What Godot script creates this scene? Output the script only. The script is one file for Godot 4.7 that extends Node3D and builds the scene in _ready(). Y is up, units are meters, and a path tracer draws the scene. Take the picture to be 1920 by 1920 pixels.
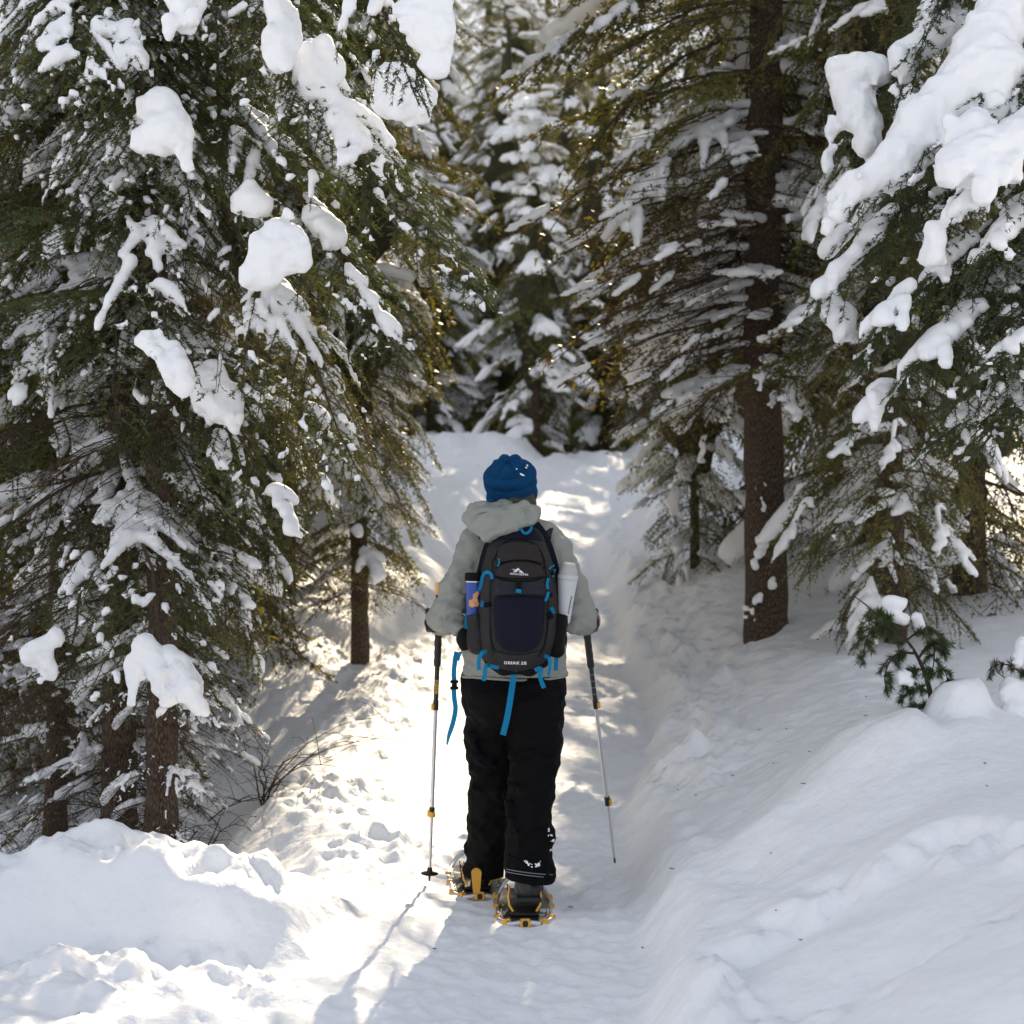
extends Node3D
# A snowshoe walker on a packed trail between snow-laden spruces, low sun ahead behind the trees.
# y is up, metres; the camera stands at (0, 1.55, 0) and looks along -z.

const EYE := Vector3(0, 1.55, 0)
const FOCAL := 3345.0            # focal length in pixels of the 1920 px photograph
const PITCH := 0.01345           # the camera looks down by this angle
var M := {}
var taken := {}
var rng := RandomNumberGenerator.new()
var n_soft := FastNoiseLite.new()
var n_lump := FastNoiseLite.new()
var n_chunk := FastNoiseLite.new()
var n_fine := FastNoiseLite.new()
var n_fold := FastNoiseLite.new()
var far_crowns := {}
var boughs := {}                 # kind -> array of {mesh, snow: [light, heavy], length}


# ------------------------------------------------------------------ helpers
func at(px: float, py: float, d: float) -> Vector3:
	var f := Vector3(0, -sin(PITCH), -cos(PITCH))
	var u := Vector3(0, cos(PITCH), -sin(PITCH))
	return EYE + (f + Vector3.RIGHT * ((px - 960.0) / FOCAL) - u * ((py - 960.0) / FOCAL)) * d


func in_view(p: Vector3, margin: float) -> bool:
	var d := -p.z
	if d < 1.0:
		return false
	return absf(p.x) < 0.287 * d + margin and absf(p.y - EYE.y + 0.0134 * d) < 0.287 * d + margin


func numbered(called: String) -> String:
	var n: int = taken.get(called, -1) + 1
	taken[called] = n
	return called if n == 0 else "%s_%03d" % [called, n]


func tag(o: Node3D, label: String, category := "", group := "", kind := "") -> Node3D:
	if label: o.set_meta("label", label)
	if category: o.set_meta("category", category)
	if group: o.set_meta("group", group)
	if kind: o.set_meta("kind", kind)
	return o


func thing(called: String, label: String, category: String, where := Vector3.ZERO, group := "") -> Node3D:
	var o := Node3D.new()
	o.name = numbered(called)
	add_child(o)
	o.position = where
	tag(o, label, category, group)
	return o


func part(called: String, mesh: Mesh, material: Material, parent: Node3D, where := Transform3D()) -> MeshInstance3D:
	var o := MeshInstance3D.new()
	o.name = called if parent != self else numbered(called)
	o.mesh = mesh
	if material: o.material_override = material
	o.transform = where
	parent.add_child(o, true)
	return o


func scatter(called: String, mesh: Mesh, material: Material, parent: Node3D, where: Array) -> MultiMeshInstance3D:
	var mm := MultiMesh.new()
	mm.transform_format = MultiMesh.TRANSFORM_3D
	mm.mesh = mesh
	mm.instance_count = where.size()
	for i in where.size():
		mm.set_instance_transform(i, where[i])
	var o := MultiMeshInstance3D.new()
	o.name = called
	o.multimesh = mm
	if material: o.material_override = material
	o.set_meta("kind", "stuff")
	parent.add_child(o, true)
	return o


func arrays_mesh(v: PackedVector3Array, n: PackedVector3Array, ix: PackedInt32Array, c := PackedColorArray(), uv := PackedVector2Array(), onto: ArrayMesh = null) -> ArrayMesh:
	var m := onto if onto else ArrayMesh.new()
	if v.size() < 3:
		return m
	var a := []
	a.resize(Mesh.ARRAY_MAX)
	a[Mesh.ARRAY_VERTEX] = v
	if n.size(): a[Mesh.ARRAY_NORMAL] = n
	if c.size(): a[Mesh.ARRAY_COLOR] = c
	if uv.size(): a[Mesh.ARRAY_TEX_UV] = uv
	if ix.size(): a[Mesh.ARRAY_INDEX] = ix
	m.add_surface_from_arrays(Mesh.PRIMITIVE_TRIANGLES, a)
	return m


# A distance field on a grid: tapered capsules joined smoothly, meshed as surface nets.
class Field:
	var o: Vector3
	var h: float
	var nx: int
	var ny: int
	var nz: int
	var d := PackedFloat32Array()
	var lo_x := PackedInt32Array()    # the touched stretch of every row
	var hi_x := PackedInt32Array()

	func _init(lo: Vector3, hi: Vector3, cell: float) -> void:
		h = cell
		o = lo
		nx = int(ceil((hi.x - lo.x) / h)) + 2
		ny = int(ceil((hi.y - lo.y) / h)) + 2
		nz = int(ceil((hi.z - lo.z) / h)) + 2
		d.resize(nx * ny * nz)
		d.fill(9.0)
		lo_x.resize(ny * nz)
		lo_x.fill(nx)
		hi_x.resize(ny * nz)
		hi_x.fill(-1)

	# a, b ends, ra, rb radii, k blend width, sq: vertical (or by axis) stretch of the distance
	func cap(a: Vector3, b: Vector3, ra: float, rb: float, k: float, sq := Vector3.ONE) -> void:
		var r := maxf(ra, rb) + k + 2.0 * h
		var grow := Vector3(r / sq.x, r / sq.y, r / sq.z)
		var lo := (a.min(b) - grow - o) / h
		var hi := (a.max(b) + grow - o) / h
		var x0 := maxi(0, int(lo.x)); var x1 := mini(nx - 1, int(hi.x) + 1)
		var y0 := maxi(0, int(lo.y)); var y1 := mini(ny - 1, int(hi.y) + 1)
		var z0 := maxi(0, int(lo.z)); var z1 := mini(nz - 1, int(hi.z) + 1)
		var A := a * sq
		var ab := b * sq - A
		var l2 := maxf(ab.length_squared(), 1e-9)
		var dr := rb - ra
		for z in range(z0, z1 + 1):
			for y in range(y0, y1 + 1):
				var rn := z * ny + y
				var row := rn * nx
				lo_x[rn] = mini(lo_x[rn], x0)
				hi_x[rn] = maxi(hi_x[rn], x1)
				for x in range(x0, x1 + 1):
					var p := (o + Vector3(x, y, z) * h) * sq - A
					var t := clampf(p.dot(ab) / l2, 0.0, 1.0)
					var q := (p - ab * t).length() - ra - dr * t
					var e := d[row + x]
					var g := k - absf(q - e)
					if g > 0.0:
						d[row + x] = minf(q, e) - g * g / (4.0 * k)
					elif q < e:
						d[row + x] = q

	func cut(a: Vector3, b: Vector3, r: float, k: float) -> void:   # takes a capsule out
		var grow := Vector3.ONE * (r + k + 2.0 * h)
		var lo := (a.min(b) - grow - o) / h
		var hi := (a.max(b) + grow - o) / h
		var ab := b - a
		var l2 := maxf(ab.length_squared(), 1e-9)
		for z in range(maxi(0, int(lo.z)), mini(nz - 1, int(hi.z) + 1) + 1):
			for y in range(maxi(0, int(lo.y)), mini(ny - 1, int(hi.y) + 1) + 1):
				var row := (z * ny + y) * nx
				for x in range(maxi(0, int(lo.x)), mini(nx - 1, int(hi.x) + 1) + 1):
					var p := o + Vector3(x, y, z) * h - a
					var t := clampf(p.dot(ab) / l2, 0.0, 1.0)
					var q := r - (p - ab * t).length()
					var e := d[row + x]
					var g := k - absf(q - e)
					d[row + x] = maxf(q, e) + (g * g / (4.0 * k) if g > 0.0 else 0.0)

	func rough(noise: FastNoiseLite, freq: float, amp: float, stretch := Vector3.ONE) -> void:
		for z in nz:
			for y in ny:
				var row := (z * ny + y) * nx
				for x in range(lo_x[z * ny + y], hi_x[z * ny + y] + 1):
					if absf(d[row + x]) < amp + 2.0 * h:
						var p := (o + Vector3(x, y, z) * h) * freq * stretch
						d[row + x] += noise.get_noise_3dv(p) * amp

	func mesh(onto: ArrayMesh = null) -> ArrayMesh:
		var v := PackedVector3Array()
		var n := PackedVector3Array()
		var ix := PackedInt32Array()
		var id := PackedInt32Array()
		id.resize(nx * ny * nz)
		id.fill(-1)
		var sy := nx
		var sz := nx * ny
		var far := 2.7 * h
		for z in nz - 1:
			for y in ny - 1:
				var row := (z * ny + y) * nx
				for x in range(lo_x[z * ny + y], mini(nx - 1, hi_x[z * ny + y] + 1)):
					var i := row + x
					var d0 := d[i]
					if d0 > far or d0 < -far:
						continue
					var d1 := d[i + 1]; var d2 := d[i + sy]; var d3 := d[i + sy + 1]
					var d4 := d[i + sz]; var d5 := d[i + sz + 1]; var d6 := d[i + sz + sy]; var d7 := d[i + sz + sy + 1]
					var s := int(d0 < 0.0) + int(d1 < 0.0) + int(d2 < 0.0) + int(d3 < 0.0) + int(d4 < 0.0) + int(d5 < 0.0) + int(d6 < 0.0) + int(d7 < 0.0)
					if s == 0 or s == 8:
						continue
					var sum := Vector3.ZERO
					var c := 0
					if (d0 < 0.0) != (d1 < 0.0): sum += Vector3(d0 / (d0 - d1), 0, 0); c += 1
					if (d2 < 0.0) != (d3 < 0.0): sum += Vector3(d2 / (d2 - d3), 1, 0); c += 1
					if (d4 < 0.0) != (d5 < 0.0): sum += Vector3(d4 / (d4 - d5), 0, 1); c += 1
					if (d6 < 0.0) != (d7 < 0.0): sum += Vector3(d6 / (d6 - d7), 1, 1); c += 1
					if (d0 < 0.0) != (d2 < 0.0): sum += Vector3(0, d0 / (d0 - d2), 0); c += 1
					if (d1 < 0.0) != (d3 < 0.0): sum += Vector3(1, d1 / (d1 - d3), 0); c += 1
					if (d4 < 0.0) != (d6 < 0.0): sum += Vector3(0, d4 / (d4 - d6), 1); c += 1
					if (d5 < 0.0) != (d7 < 0.0): sum += Vector3(1, d5 / (d5 - d7), 1); c += 1
					if (d0 < 0.0) != (d4 < 0.0): sum += Vector3(0, 0, d0 / (d0 - d4)); c += 1
					if (d1 < 0.0) != (d5 < 0.0): sum += Vector3(1, 0, d1 / (d1 - d5)); c += 1
					if (d2 < 0.0) != (d6 < 0.0): sum += Vector3(0, 1, d2 / (d2 - d6)); c += 1
					if (d3 < 0.0) != (d7 < 0.0): sum += Vector3(1, 1, d3 / (d3 - d7)); c += 1
					id[i] = v.size()
					v.append(o + (Vector3(x, y, z) + sum / c) * h)
					n.append(Vector3(d1 + d3 + d5 + d7 - d0 - d2 - d4 - d6, d2 + d3 + d6 + d7 - d0 - d1 - d4 - d5, d4 + d5 + d6 + d7 - d0 - d1 - d2 - d3).normalized())
		for z in range(1, nz - 1):
			for y in range(1, ny - 1):
				var row := (z * ny + y) * nx
				for x in range(maxi(1, lo_x[z * ny + y]), mini(nx - 1, hi_x[z * ny + y] + 1)):
					var i := row + x
					if id[i] < 0:
						continue
					var inside := d[i] < 0.0
					if inside != (d[i + 1] < 0.0):
						_quad(ix, id[i], id[i - sy], id[i - sy - sz], id[i - sz], inside)
					if inside != (d[i + sy] < 0.0):
						_quad(ix, id[i], id[i - sz], id[i - sz - 1], id[i - 1], inside)
					if inside != (d[i + sz] < 0.0):
						_quad(ix, id[i], id[i - 1], id[i - 1 - sy], id[i - sy], inside)
		var m := onto if onto else ArrayMesh.new()
		if ix.size() < 3:
			return m
		var a := []
		a.resize(Mesh.ARRAY_MAX)
		a[Mesh.ARRAY_VERTEX] = v
		a[Mesh.ARRAY_NORMAL] = n
		a[Mesh.ARRAY_INDEX] = ix
		m.add_surface_from_arrays(Mesh.PRIMITIVE_TRIANGLES, a)
		return m

	func _quad(ix: PackedInt32Array, a: int, b: int, c: int, e: int, flip: bool) -> void:
		if a < 0 or b < 0 or c < 0 or e < 0:
			return
		if not flip:
			ix.append(a); ix.append(b); ix.append(c); ix.append(a); ix.append(c); ix.append(e)
		else:
			ix.append(a); ix.append(c); ix.append(b); ix.append(a); ix.append(e); ix.append(c)


func side_of(dir: Vector3) -> Vector3:
	var s := dir.cross(Vector3.UP)
	return s.normalized() if s.length() > 0.05 else Vector3.RIGHT


# a round bar through points; radii per point; returns arrays to append to
class Bars:
	var v := PackedVector3Array()
	var n := PackedVector3Array()
	var ix := PackedInt32Array()
	var uv := PackedVector2Array()

	func tube(pts: PackedVector3Array, radii: PackedFloat32Array, sides: int, caps := true) -> void:
		var base := v.size()
		var count := pts.size()
		var prev := Vector3.ZERO
		var run := 0.0
		for i in count:
			var dir := (pts[mini(i + 1, count - 1)] - pts[maxi(i - 1, 0)]).normalized()
			var s := prev - dir * prev.dot(dir)
			if s.length() < 0.01:
				s = dir.cross(Vector3.UP if absf(dir.y) < 0.9 else Vector3.RIGHT)
			s = s.normalized()
			prev = s
			var t := dir.cross(s)
			if i > 0: run += pts[i].distance_to(pts[i - 1])
			for k in sides + 1:
				var a := TAU * k / sides
				var q := s * cos(a) + t * sin(a)
				v.append(pts[i] + q * radii[i])
				n.append(q)
				uv.append(Vector2(float(k) / sides, run))
		for i in count - 1:
			for k in sides:
				var p := base + i * (sides + 1) + k
				var q := p + sides + 1
				ix.append(p); ix.append(p + 1); ix.append(q)
				ix.append(q); ix.append(p + 1); ix.append(q + 1)
		if caps and sides > 3:
			for e in [0, count - 1]:
				var dir := (pts[1] - pts[0]).normalized() * -1.0 if e == 0 else (pts[count - 1] - pts[count - 2]).normalized()
				var c := v.size()
				v.append(pts[e]); n.append(dir); uv.append(Vector2(0.5, 0))
				for k in sides:
					v.append(v[base + e * (sides + 1) + k]); n.append(dir); uv.append(Vector2(0.5, 0))
				for k in sides:
					var p := c + 1 + k
					var q := c + 1 + (k + 1) % sides
					if e == 0:
						ix.append(c); ix.append(q); ix.append(p)
					else:
						ix.append(c); ix.append(p); ix.append(q)

	func bar(a: Vector3, b: Vector3, ra: float, rb: float, sides := 8) -> void:
		tube(PackedVector3Array([a, b]), PackedFloat32Array([ra, rb]), sides)

	# a flat strap through points, width across "wide" direction, thickness th
	func strap(pts: PackedVector3Array, wide: PackedVector3Array, w: float, th: float) -> void:
		var count := pts.size()
		for i in count - 1:
			pass
		var base := v.size()
		for i in count:
			var dir := (pts[mini(i + 1, count - 1)] - pts[maxi(i - 1, 0)]).normalized()
			var s: Vector3 = (wide[mini(i, wide.size() - 1)] - dir * dir.dot(wide[mini(i, wide.size() - 1)])).normalized() * w * 0.5
			var u: Vector3 = dir.cross(s).normalized()
			var t: Vector3 = u * th * 0.5
			var su := s.normalized()
			for q in [[s + t, u], [-s + t, u], [-s + t, -su], [-s - t, -su], [-s - t, -u], [s - t, -u], [s - t, su], [s + t, su]]:
				v.append(pts[i] + q[0]); n.append(q[1]); uv.append(Vector2.ZERO)
		for i in count - 1:
			for k in 4:
				var p := base + i * 8 + k * 2
				var q := p + 8
				ix.append(p); ix.append(q); ix.append(p + 1)
				ix.append(p + 1); ix.append(q); ix.append(q + 1)
		for e in [0, count - 1]:
			var p: int = base + e * 8
			ix.append(p); ix.append(p + 1); ix.append(p + 3)
			ix.append(p); ix.append(p + 3); ix.append(p + 5)

	# a bevelled box
	func box(c: Vector3, size: Vector3, basis := Basis()) -> void:
		var b := minf(size.x, minf(size.y, size.z)) * 0.18
		var e := size * 0.5
		for ax in 3:
			for sgn in [-1.0, 1.0]:
				var nn := Vector3.ZERO; nn[ax] = sgn
				var u := Vector3.ZERO; u[(ax + 1) % 3] = 1.0
				var w := Vector3.ZERO; w[(ax + 2) % 3] = 1.0
				var i0 := v.size()
				for q in [[-1, -1], [1, -1], [1, 1], [-1, 1]]:
					var p: Vector3 = nn * e[ax] + u * q[0] * (e[(ax + 1) % 3] - b) + w * q[1] * (e[(ax + 2) % 3] - b)
					v.append(c + basis * p)
					n.append(basis * (nn + (u * q[0] + w * q[1]) * 0.15).normalized()); uv.append(Vector2.ZERO)
				if sgn > 0:
					for k in [0, 2, 1, 0, 3, 2]: ix.append(i0 + k)
				else:
					for k in [0, 1, 2, 0, 2, 3]: ix.append(i0 + k)
		# the bevels between neighbouring faces
		for ax in 3:
			var b1 := (ax + 1) % 3
			var b2 := (ax + 2) % 3
			for s1 in [-1.0, 1.0]:
				for s2 in [-1.0, 1.0]:
					var i0 := v.size()
					for q in [[-1.0, 0], [1.0, 0], [1.0, 1], [-1.0, 1]]:
						var p := Vector3.ZERO
						p[ax] = q[0] * (e[ax] - b)
						p[b1] = s1 * (e[b1] if q[1] == 0 else e[b1] - b)
						p[b2] = s2 * (e[b2] - b if q[1] == 0 else e[b2])
						var nn := Vector3.ZERO; nn[b1] = s1; nn[b2] = s2
						v.append(c + basis * p); n.append(basis * nn.normalized()); uv.append(Vector2.ZERO)
					if s1 * s2 > 0:
						for k in [0, 1, 2, 0, 2, 3]: ix.append(i0 + k)
					else:
						for k in [0, 2, 1, 0, 3, 2]: ix.append(i0 + k)

	func mesh(onto: ArrayMesh = null) -> ArrayMesh:
		var m := onto if onto else ArrayMesh.new()
		for i in range(0, ix.size(), 3):   # front faces run clockwise
			if (v[ix[i + 1]] - v[ix[i]]).cross(v[ix[i + 2]] - v[ix[i]]).dot(n[ix[i]]) > 0.0:
				var k := ix[i + 1]
				ix[i + 1] = ix[i + 2]
				ix[i + 2] = k
		var a := []
		a.resize(Mesh.ARRAY_MAX)
		a[Mesh.ARRAY_VERTEX] = v
		a[Mesh.ARRAY_NORMAL] = n
		a[Mesh.ARRAY_TEX_UV] = uv
		a[Mesh.ARRAY_INDEX] = ix
		m.add_surface_from_arrays(Mesh.PRIMITIVE_TRIANGLES, a)
		return m


func noise(kind: int, seed_: int, freq: float, octaves := 3) -> FastNoiseLite:
	var n := FastNoiseLite.new()
	n.noise_type = kind
	n.seed = seed_
	n.frequency = freq
	n.fractal_octaves = octaves
	if octaves <= 1: n.fractal_type = FastNoiseLite.FRACTAL_NONE
	return n


func noise_texture(n: FastNoiseLite, lo: Color, hi: Color, size := 512) -> NoiseTexture2D:
	var t := NoiseTexture2D.new()
	t.width = size
	t.height = size
	t.seamless = true
	t.noise = n
	var g := Gradient.new()
	g.set_color(0, lo)
	g.set_color(1, hi)
	t.color_ramp = g
	return t


func mat(called: String, color: Color, rough := 0.8, metal := 0.0) -> StandardMaterial3D:
	var m := StandardMaterial3D.new()
	m.resource_name = called
	m.albedo_color = color
	m.roughness = rough
	m.metallic = metal
	M[called] = m
	return m


func lin(r: float, g: float, b: float) -> Color:
	return Color(r, g, b).linear_to_srgb()


# ------------------------------------------------------------------ the lie of the snow
func trail_right(d: float) -> float:
	return lerpf(0.34, 0.86, smoothstep(5.0, 13.0, d)) + 0.05 * sin(d * 1.3) - 0.12 * smoothstep(13.0, 16.5, d) + 0.95 * smoothstep(16.5, 24.0, d)


func trail_left(d: float) -> float:
	return lerpf(-0.5, -1.02, smoothstep(6.4, 8.6, d)) + 0.05 * sin(d * 1.7 + 1.0) + 0.75 * smoothstep(11.5, 16.0, d) + 0.85 * smoothstep(17.0, 24.0, d)


func base_height(d: float) -> float:
	var s := maxf(0.0, d - 9.0)
	return 2.28 * (1.0 - exp(-s * s / 150.0)) - 0.10 * maxf(0.0, d - 26.0) * smoothstep(25.0, 31.0, d)


func snow_height(x: float, d: float) -> float:
	var xr := trail_right(d) + 0.05 * n_soft.get_noise_2d(d * 90.0, 7.0)
	var xl := trail_left(d) + 0.06 * n_soft.get_noise_2d(d * 110.0, 77.0)
	var y := base_height(d)
	var far := smoothstep(16.0, 34.0, d)
	var r := x - xr
	var l := xl - x
	var lump := n_lump.get_noise_2d(x * 100.0, d * 100.0)
	var soft := n_soft.get_noise_2d(x * 100.0, d * 100.0)
	if r > 0.0:      # the bank on the right, steep at the trail, then a long slope up to the trees
		var near := 1.0 - smoothstep(6.6, 8.6, d)
		var steep := smoothstep(0.0, 0.22 + 0.05 * lump, r)
		y += lerpf(0.15, 0.20, near) * steep + lerpf(0.38, 0.43, near) * smoothstep(0.06, 1.2, r)
		y += 0.25 * smoothstep(1.2, 5.0, r) * smoothstep(7.0, 12.0, d)
		y += (lump * 0.055 * (1.0 - 0.75 * near) + soft * 0.035) * smoothstep(0.03, 0.3, r) * (1.0 - 0.55 * smoothstep(0.5, 1.0, r))
		# torn lumps along the inner face
		var face := smoothstep(0.0, 0.12, r) * (1.0 - smoothstep(0.3, 0.75, r)) * (1.0 - smoothstep(14.0, 20.0, d)) * (1.0 - 0.85 * near)
		y += face * (maxf(0.0, n_chunk.get_noise_2d(x * 100.0, d * 70.0) + 0.55) * 0.19 + lump * 0.03)
		# the hump under the bent sapling and the spur that runs down from it
		var q := Vector2(x - 1.50, d - 6.45)
		y += minf(0.12 + 0.02 * lump, 0.20 * exp(-(q.x * q.x * 5.0 + q.y * q.y * 5.0)))
		var q2 := Vector2(x - 1.60, d - 6.34)
		y += 0.12 * smoothstep(0.15, 0.06, q2.length() + 0.06 * lump)
		var spur := clampf((1.5 - x) / 0.95, 0.0, 1.0)
		var sd := d - lerpf(6.35, 6.15, spur)
		y += 0.07 * (1.0 - spur * 0.5) * smoothstep(0.0, 0.12, spur) * exp(-sd * sd * 10.0) * smoothstep(0.1, 0.5, r)
		var low := Vector2(x - 0.95, d - 4.75)
		y -= 0.07 * smoothstep(0.55, 0.35, low.length() + lump * 0.16)
	elif l > 0.0:
		# the block bank thrown up in the left foreground
		var ridge := d - (6.10 + 0.14 * n_soft.get_noise_2d(x * 60.0, 3.0) - 0.12 * clampf(x + 0.5, -1.5, 0.0))
		var bell := smoothstep(0.42, 0.06, -ridge + lump * 0.10) if ridge < 0.0 else smoothstep(0.75, 0.15, ridge)
		var out := smoothstep(0.0, 0.42, l + 0.025 * lump)
		y += (0.25 + 0.04 * soft) * bell * out
		var c := n_chunk.get_noise_2d(x * 45.0 + 40.0, d * 55.0)
		y += (maxf(0.0, c + 0.55) * 0.05 + lump * 0.045) * out * smoothstep(1.0, 0.3, absf(d - 5.95))
		y += (soft * 0.05 + lump * 0.025) * smoothstep(0.0, 0.3, l)
		# low front skirt at the very bottom left
		y += 0.07 * smoothstep(0.3, 1.0, l) * smoothstep(5.9, 5.2, d)
		# the hollow under the trees and the mound past it
		var hollow := smoothstep(0.05, 0.85, l) * smoothstep(6.7, 7.7, d)
		y -= 0.42 * hollow * (1.0 - smoothstep(9.0, 13.5, d))
		y += 0.30 * smoothstep(0.1, 0.6, l) * smoothstep(11.0, 14.0, d)
		y += 0.25 * smoothstep(1.5, 6.0, l) * smoothstep(9.0, 14.0, d)
	# the rim of the trail on the left: torn up crumbs in the sun
	var rim := exp(-pow((x - xl - 0.08) * 3.2, 2.0)) * smoothstep(6.9, 8.0, d) * (1.0 - far)
	y += 0.06 * rim
	if r < 0.3 and l < 0.4:
		var crumb := smoothstep(0.7, 0.1, x - xl) * smoothstep(6.6, 7.6, d) * (0.55 + 0.6 * soft) * smoothstep(-0.25, 0.0, x - xl) + 0.10
		var c := n_chunk.get_noise_2d(x * 230.0, d * 150.0)
		y += (maxf(0.0, c + 0.62) * 0.13 + lump * 0.02) * crumb * (1.0 - smoothstep(14.0, 22.0, d))
		y += (soft * 0.022 + n_fine.get_noise_2d(x * 60.0, d * 45.0) * 0.016) * smoothstep(0.4, 0.0, maxf(r, l))
		# the trodden groove of the snowshoes
		var g := x - (0.02 + 0.12 * sin(d * 0.5))
		y -= 0.035 * exp(-g * g * 9.0)
	y += n_fine.get_noise_2d(x * 100.0, d * 100.0) * 0.004
	y += far * (soft * 0.25 + 0.25 * n_soft.get_noise_2d(x * 12.0, d * 12.0))
	return y


func on_snow(x: float, d: float) -> Vector3:
	return Vector3(x, snow_height(x, d), -d)


func build_ground() -> void:
	var xs := PackedFloat32Array()
	var ds := PackedFloat32Array()
	var step := 0.02
	var x := 0.0
	while x < 70.0:
		xs.append(x)
		step = 0.024 if x < 2.0 else step * 1.08
		x += step
	var flip := PackedFloat32Array()
	for i in range(xs.size() - 1, 0, -1): flip.append(-xs[i])
	flip.append_array(xs)
	xs = flip
	var d := -12.0
	while d < 140.0:
		ds.append(d)
		if d < 3.6: step = clampf((3.6 - d) * 0.12, 0.05, 1.0)
		elif d < 5.0: step = 0.034
		elif d < 9.0: step = 0.026
		elif d < 17.0: step = 0.055
		else: step *= 1.06
		d += step
	var nx := xs.size()
	var nd := ds.size()
	var v := PackedVector3Array()
	v.resize(nx * nd)
	for j in nd:
		for i in nx:
			v[j * nx + i] = on_snow(xs[i], ds[j])
	var n := PackedVector3Array()
	n.resize(nx * nd)
	for j in nd:
		for i in nx:
			var a := v[j * nx + mini(i + 1, nx - 1)] - v[j * nx + maxi(i - 1, 0)]
			var b := v[mini(j + 1, nd - 1) * nx + i] - v[maxi(j - 1, 0) * nx + i]
			n[j * nx + i] = a.cross(b).normalized()
	var sets := [PackedInt32Array(), PackedInt32Array(), PackedInt32Array()]
	for j in nd - 1:
		var lo := trail_left(ds[j])
		var hi := trail_right(ds[j])
		for i in nx - 1:
			var which := 1 if xs[i] < lo else (2 if xs[i] > hi else 0)
			var p := j * nx + i
			var s: PackedInt32Array = sets[which]
			s.append(p); s.append(p + nx); s.append(p + 1)
			s.append(p + 1); s.append(p + nx); s.append(p + nx + 1)
			sets[which] = s
	var names := ["trail", "snow_bank_left", "snow_bank_right"]
	var labels := ["packed snow trail running up the middle between the two banks", "snow ground left of the trail with the block bank and the hollow under the spruces", "smooth shaded snow bank right of the trail, rising to the bent sapling"]
	for k in 3:
		var used := {}
		var vv := PackedVector3Array()
		var nn := PackedVector3Array()
		var uu := PackedVector2Array()
		var ii := PackedInt32Array()
		var map := PackedInt32Array()
		map.resize(nx * nd)
		map.fill(-1)
		for q in sets[k]:
			if map[q] < 0:
				map[q] = vv.size()
				vv.append(v[q])
				nn.append(n[q])
				uu.append(Vector2(v[q].x, v[q].z))
			ii.append(map[q])
		var g := part(names[k], arrays_mesh(vv, nn, ii, PackedColorArray(), uu), M.snow, self)
		tag(g, labels[k], ["trail", "snow", "snow"][k], "", "structure")


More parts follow.
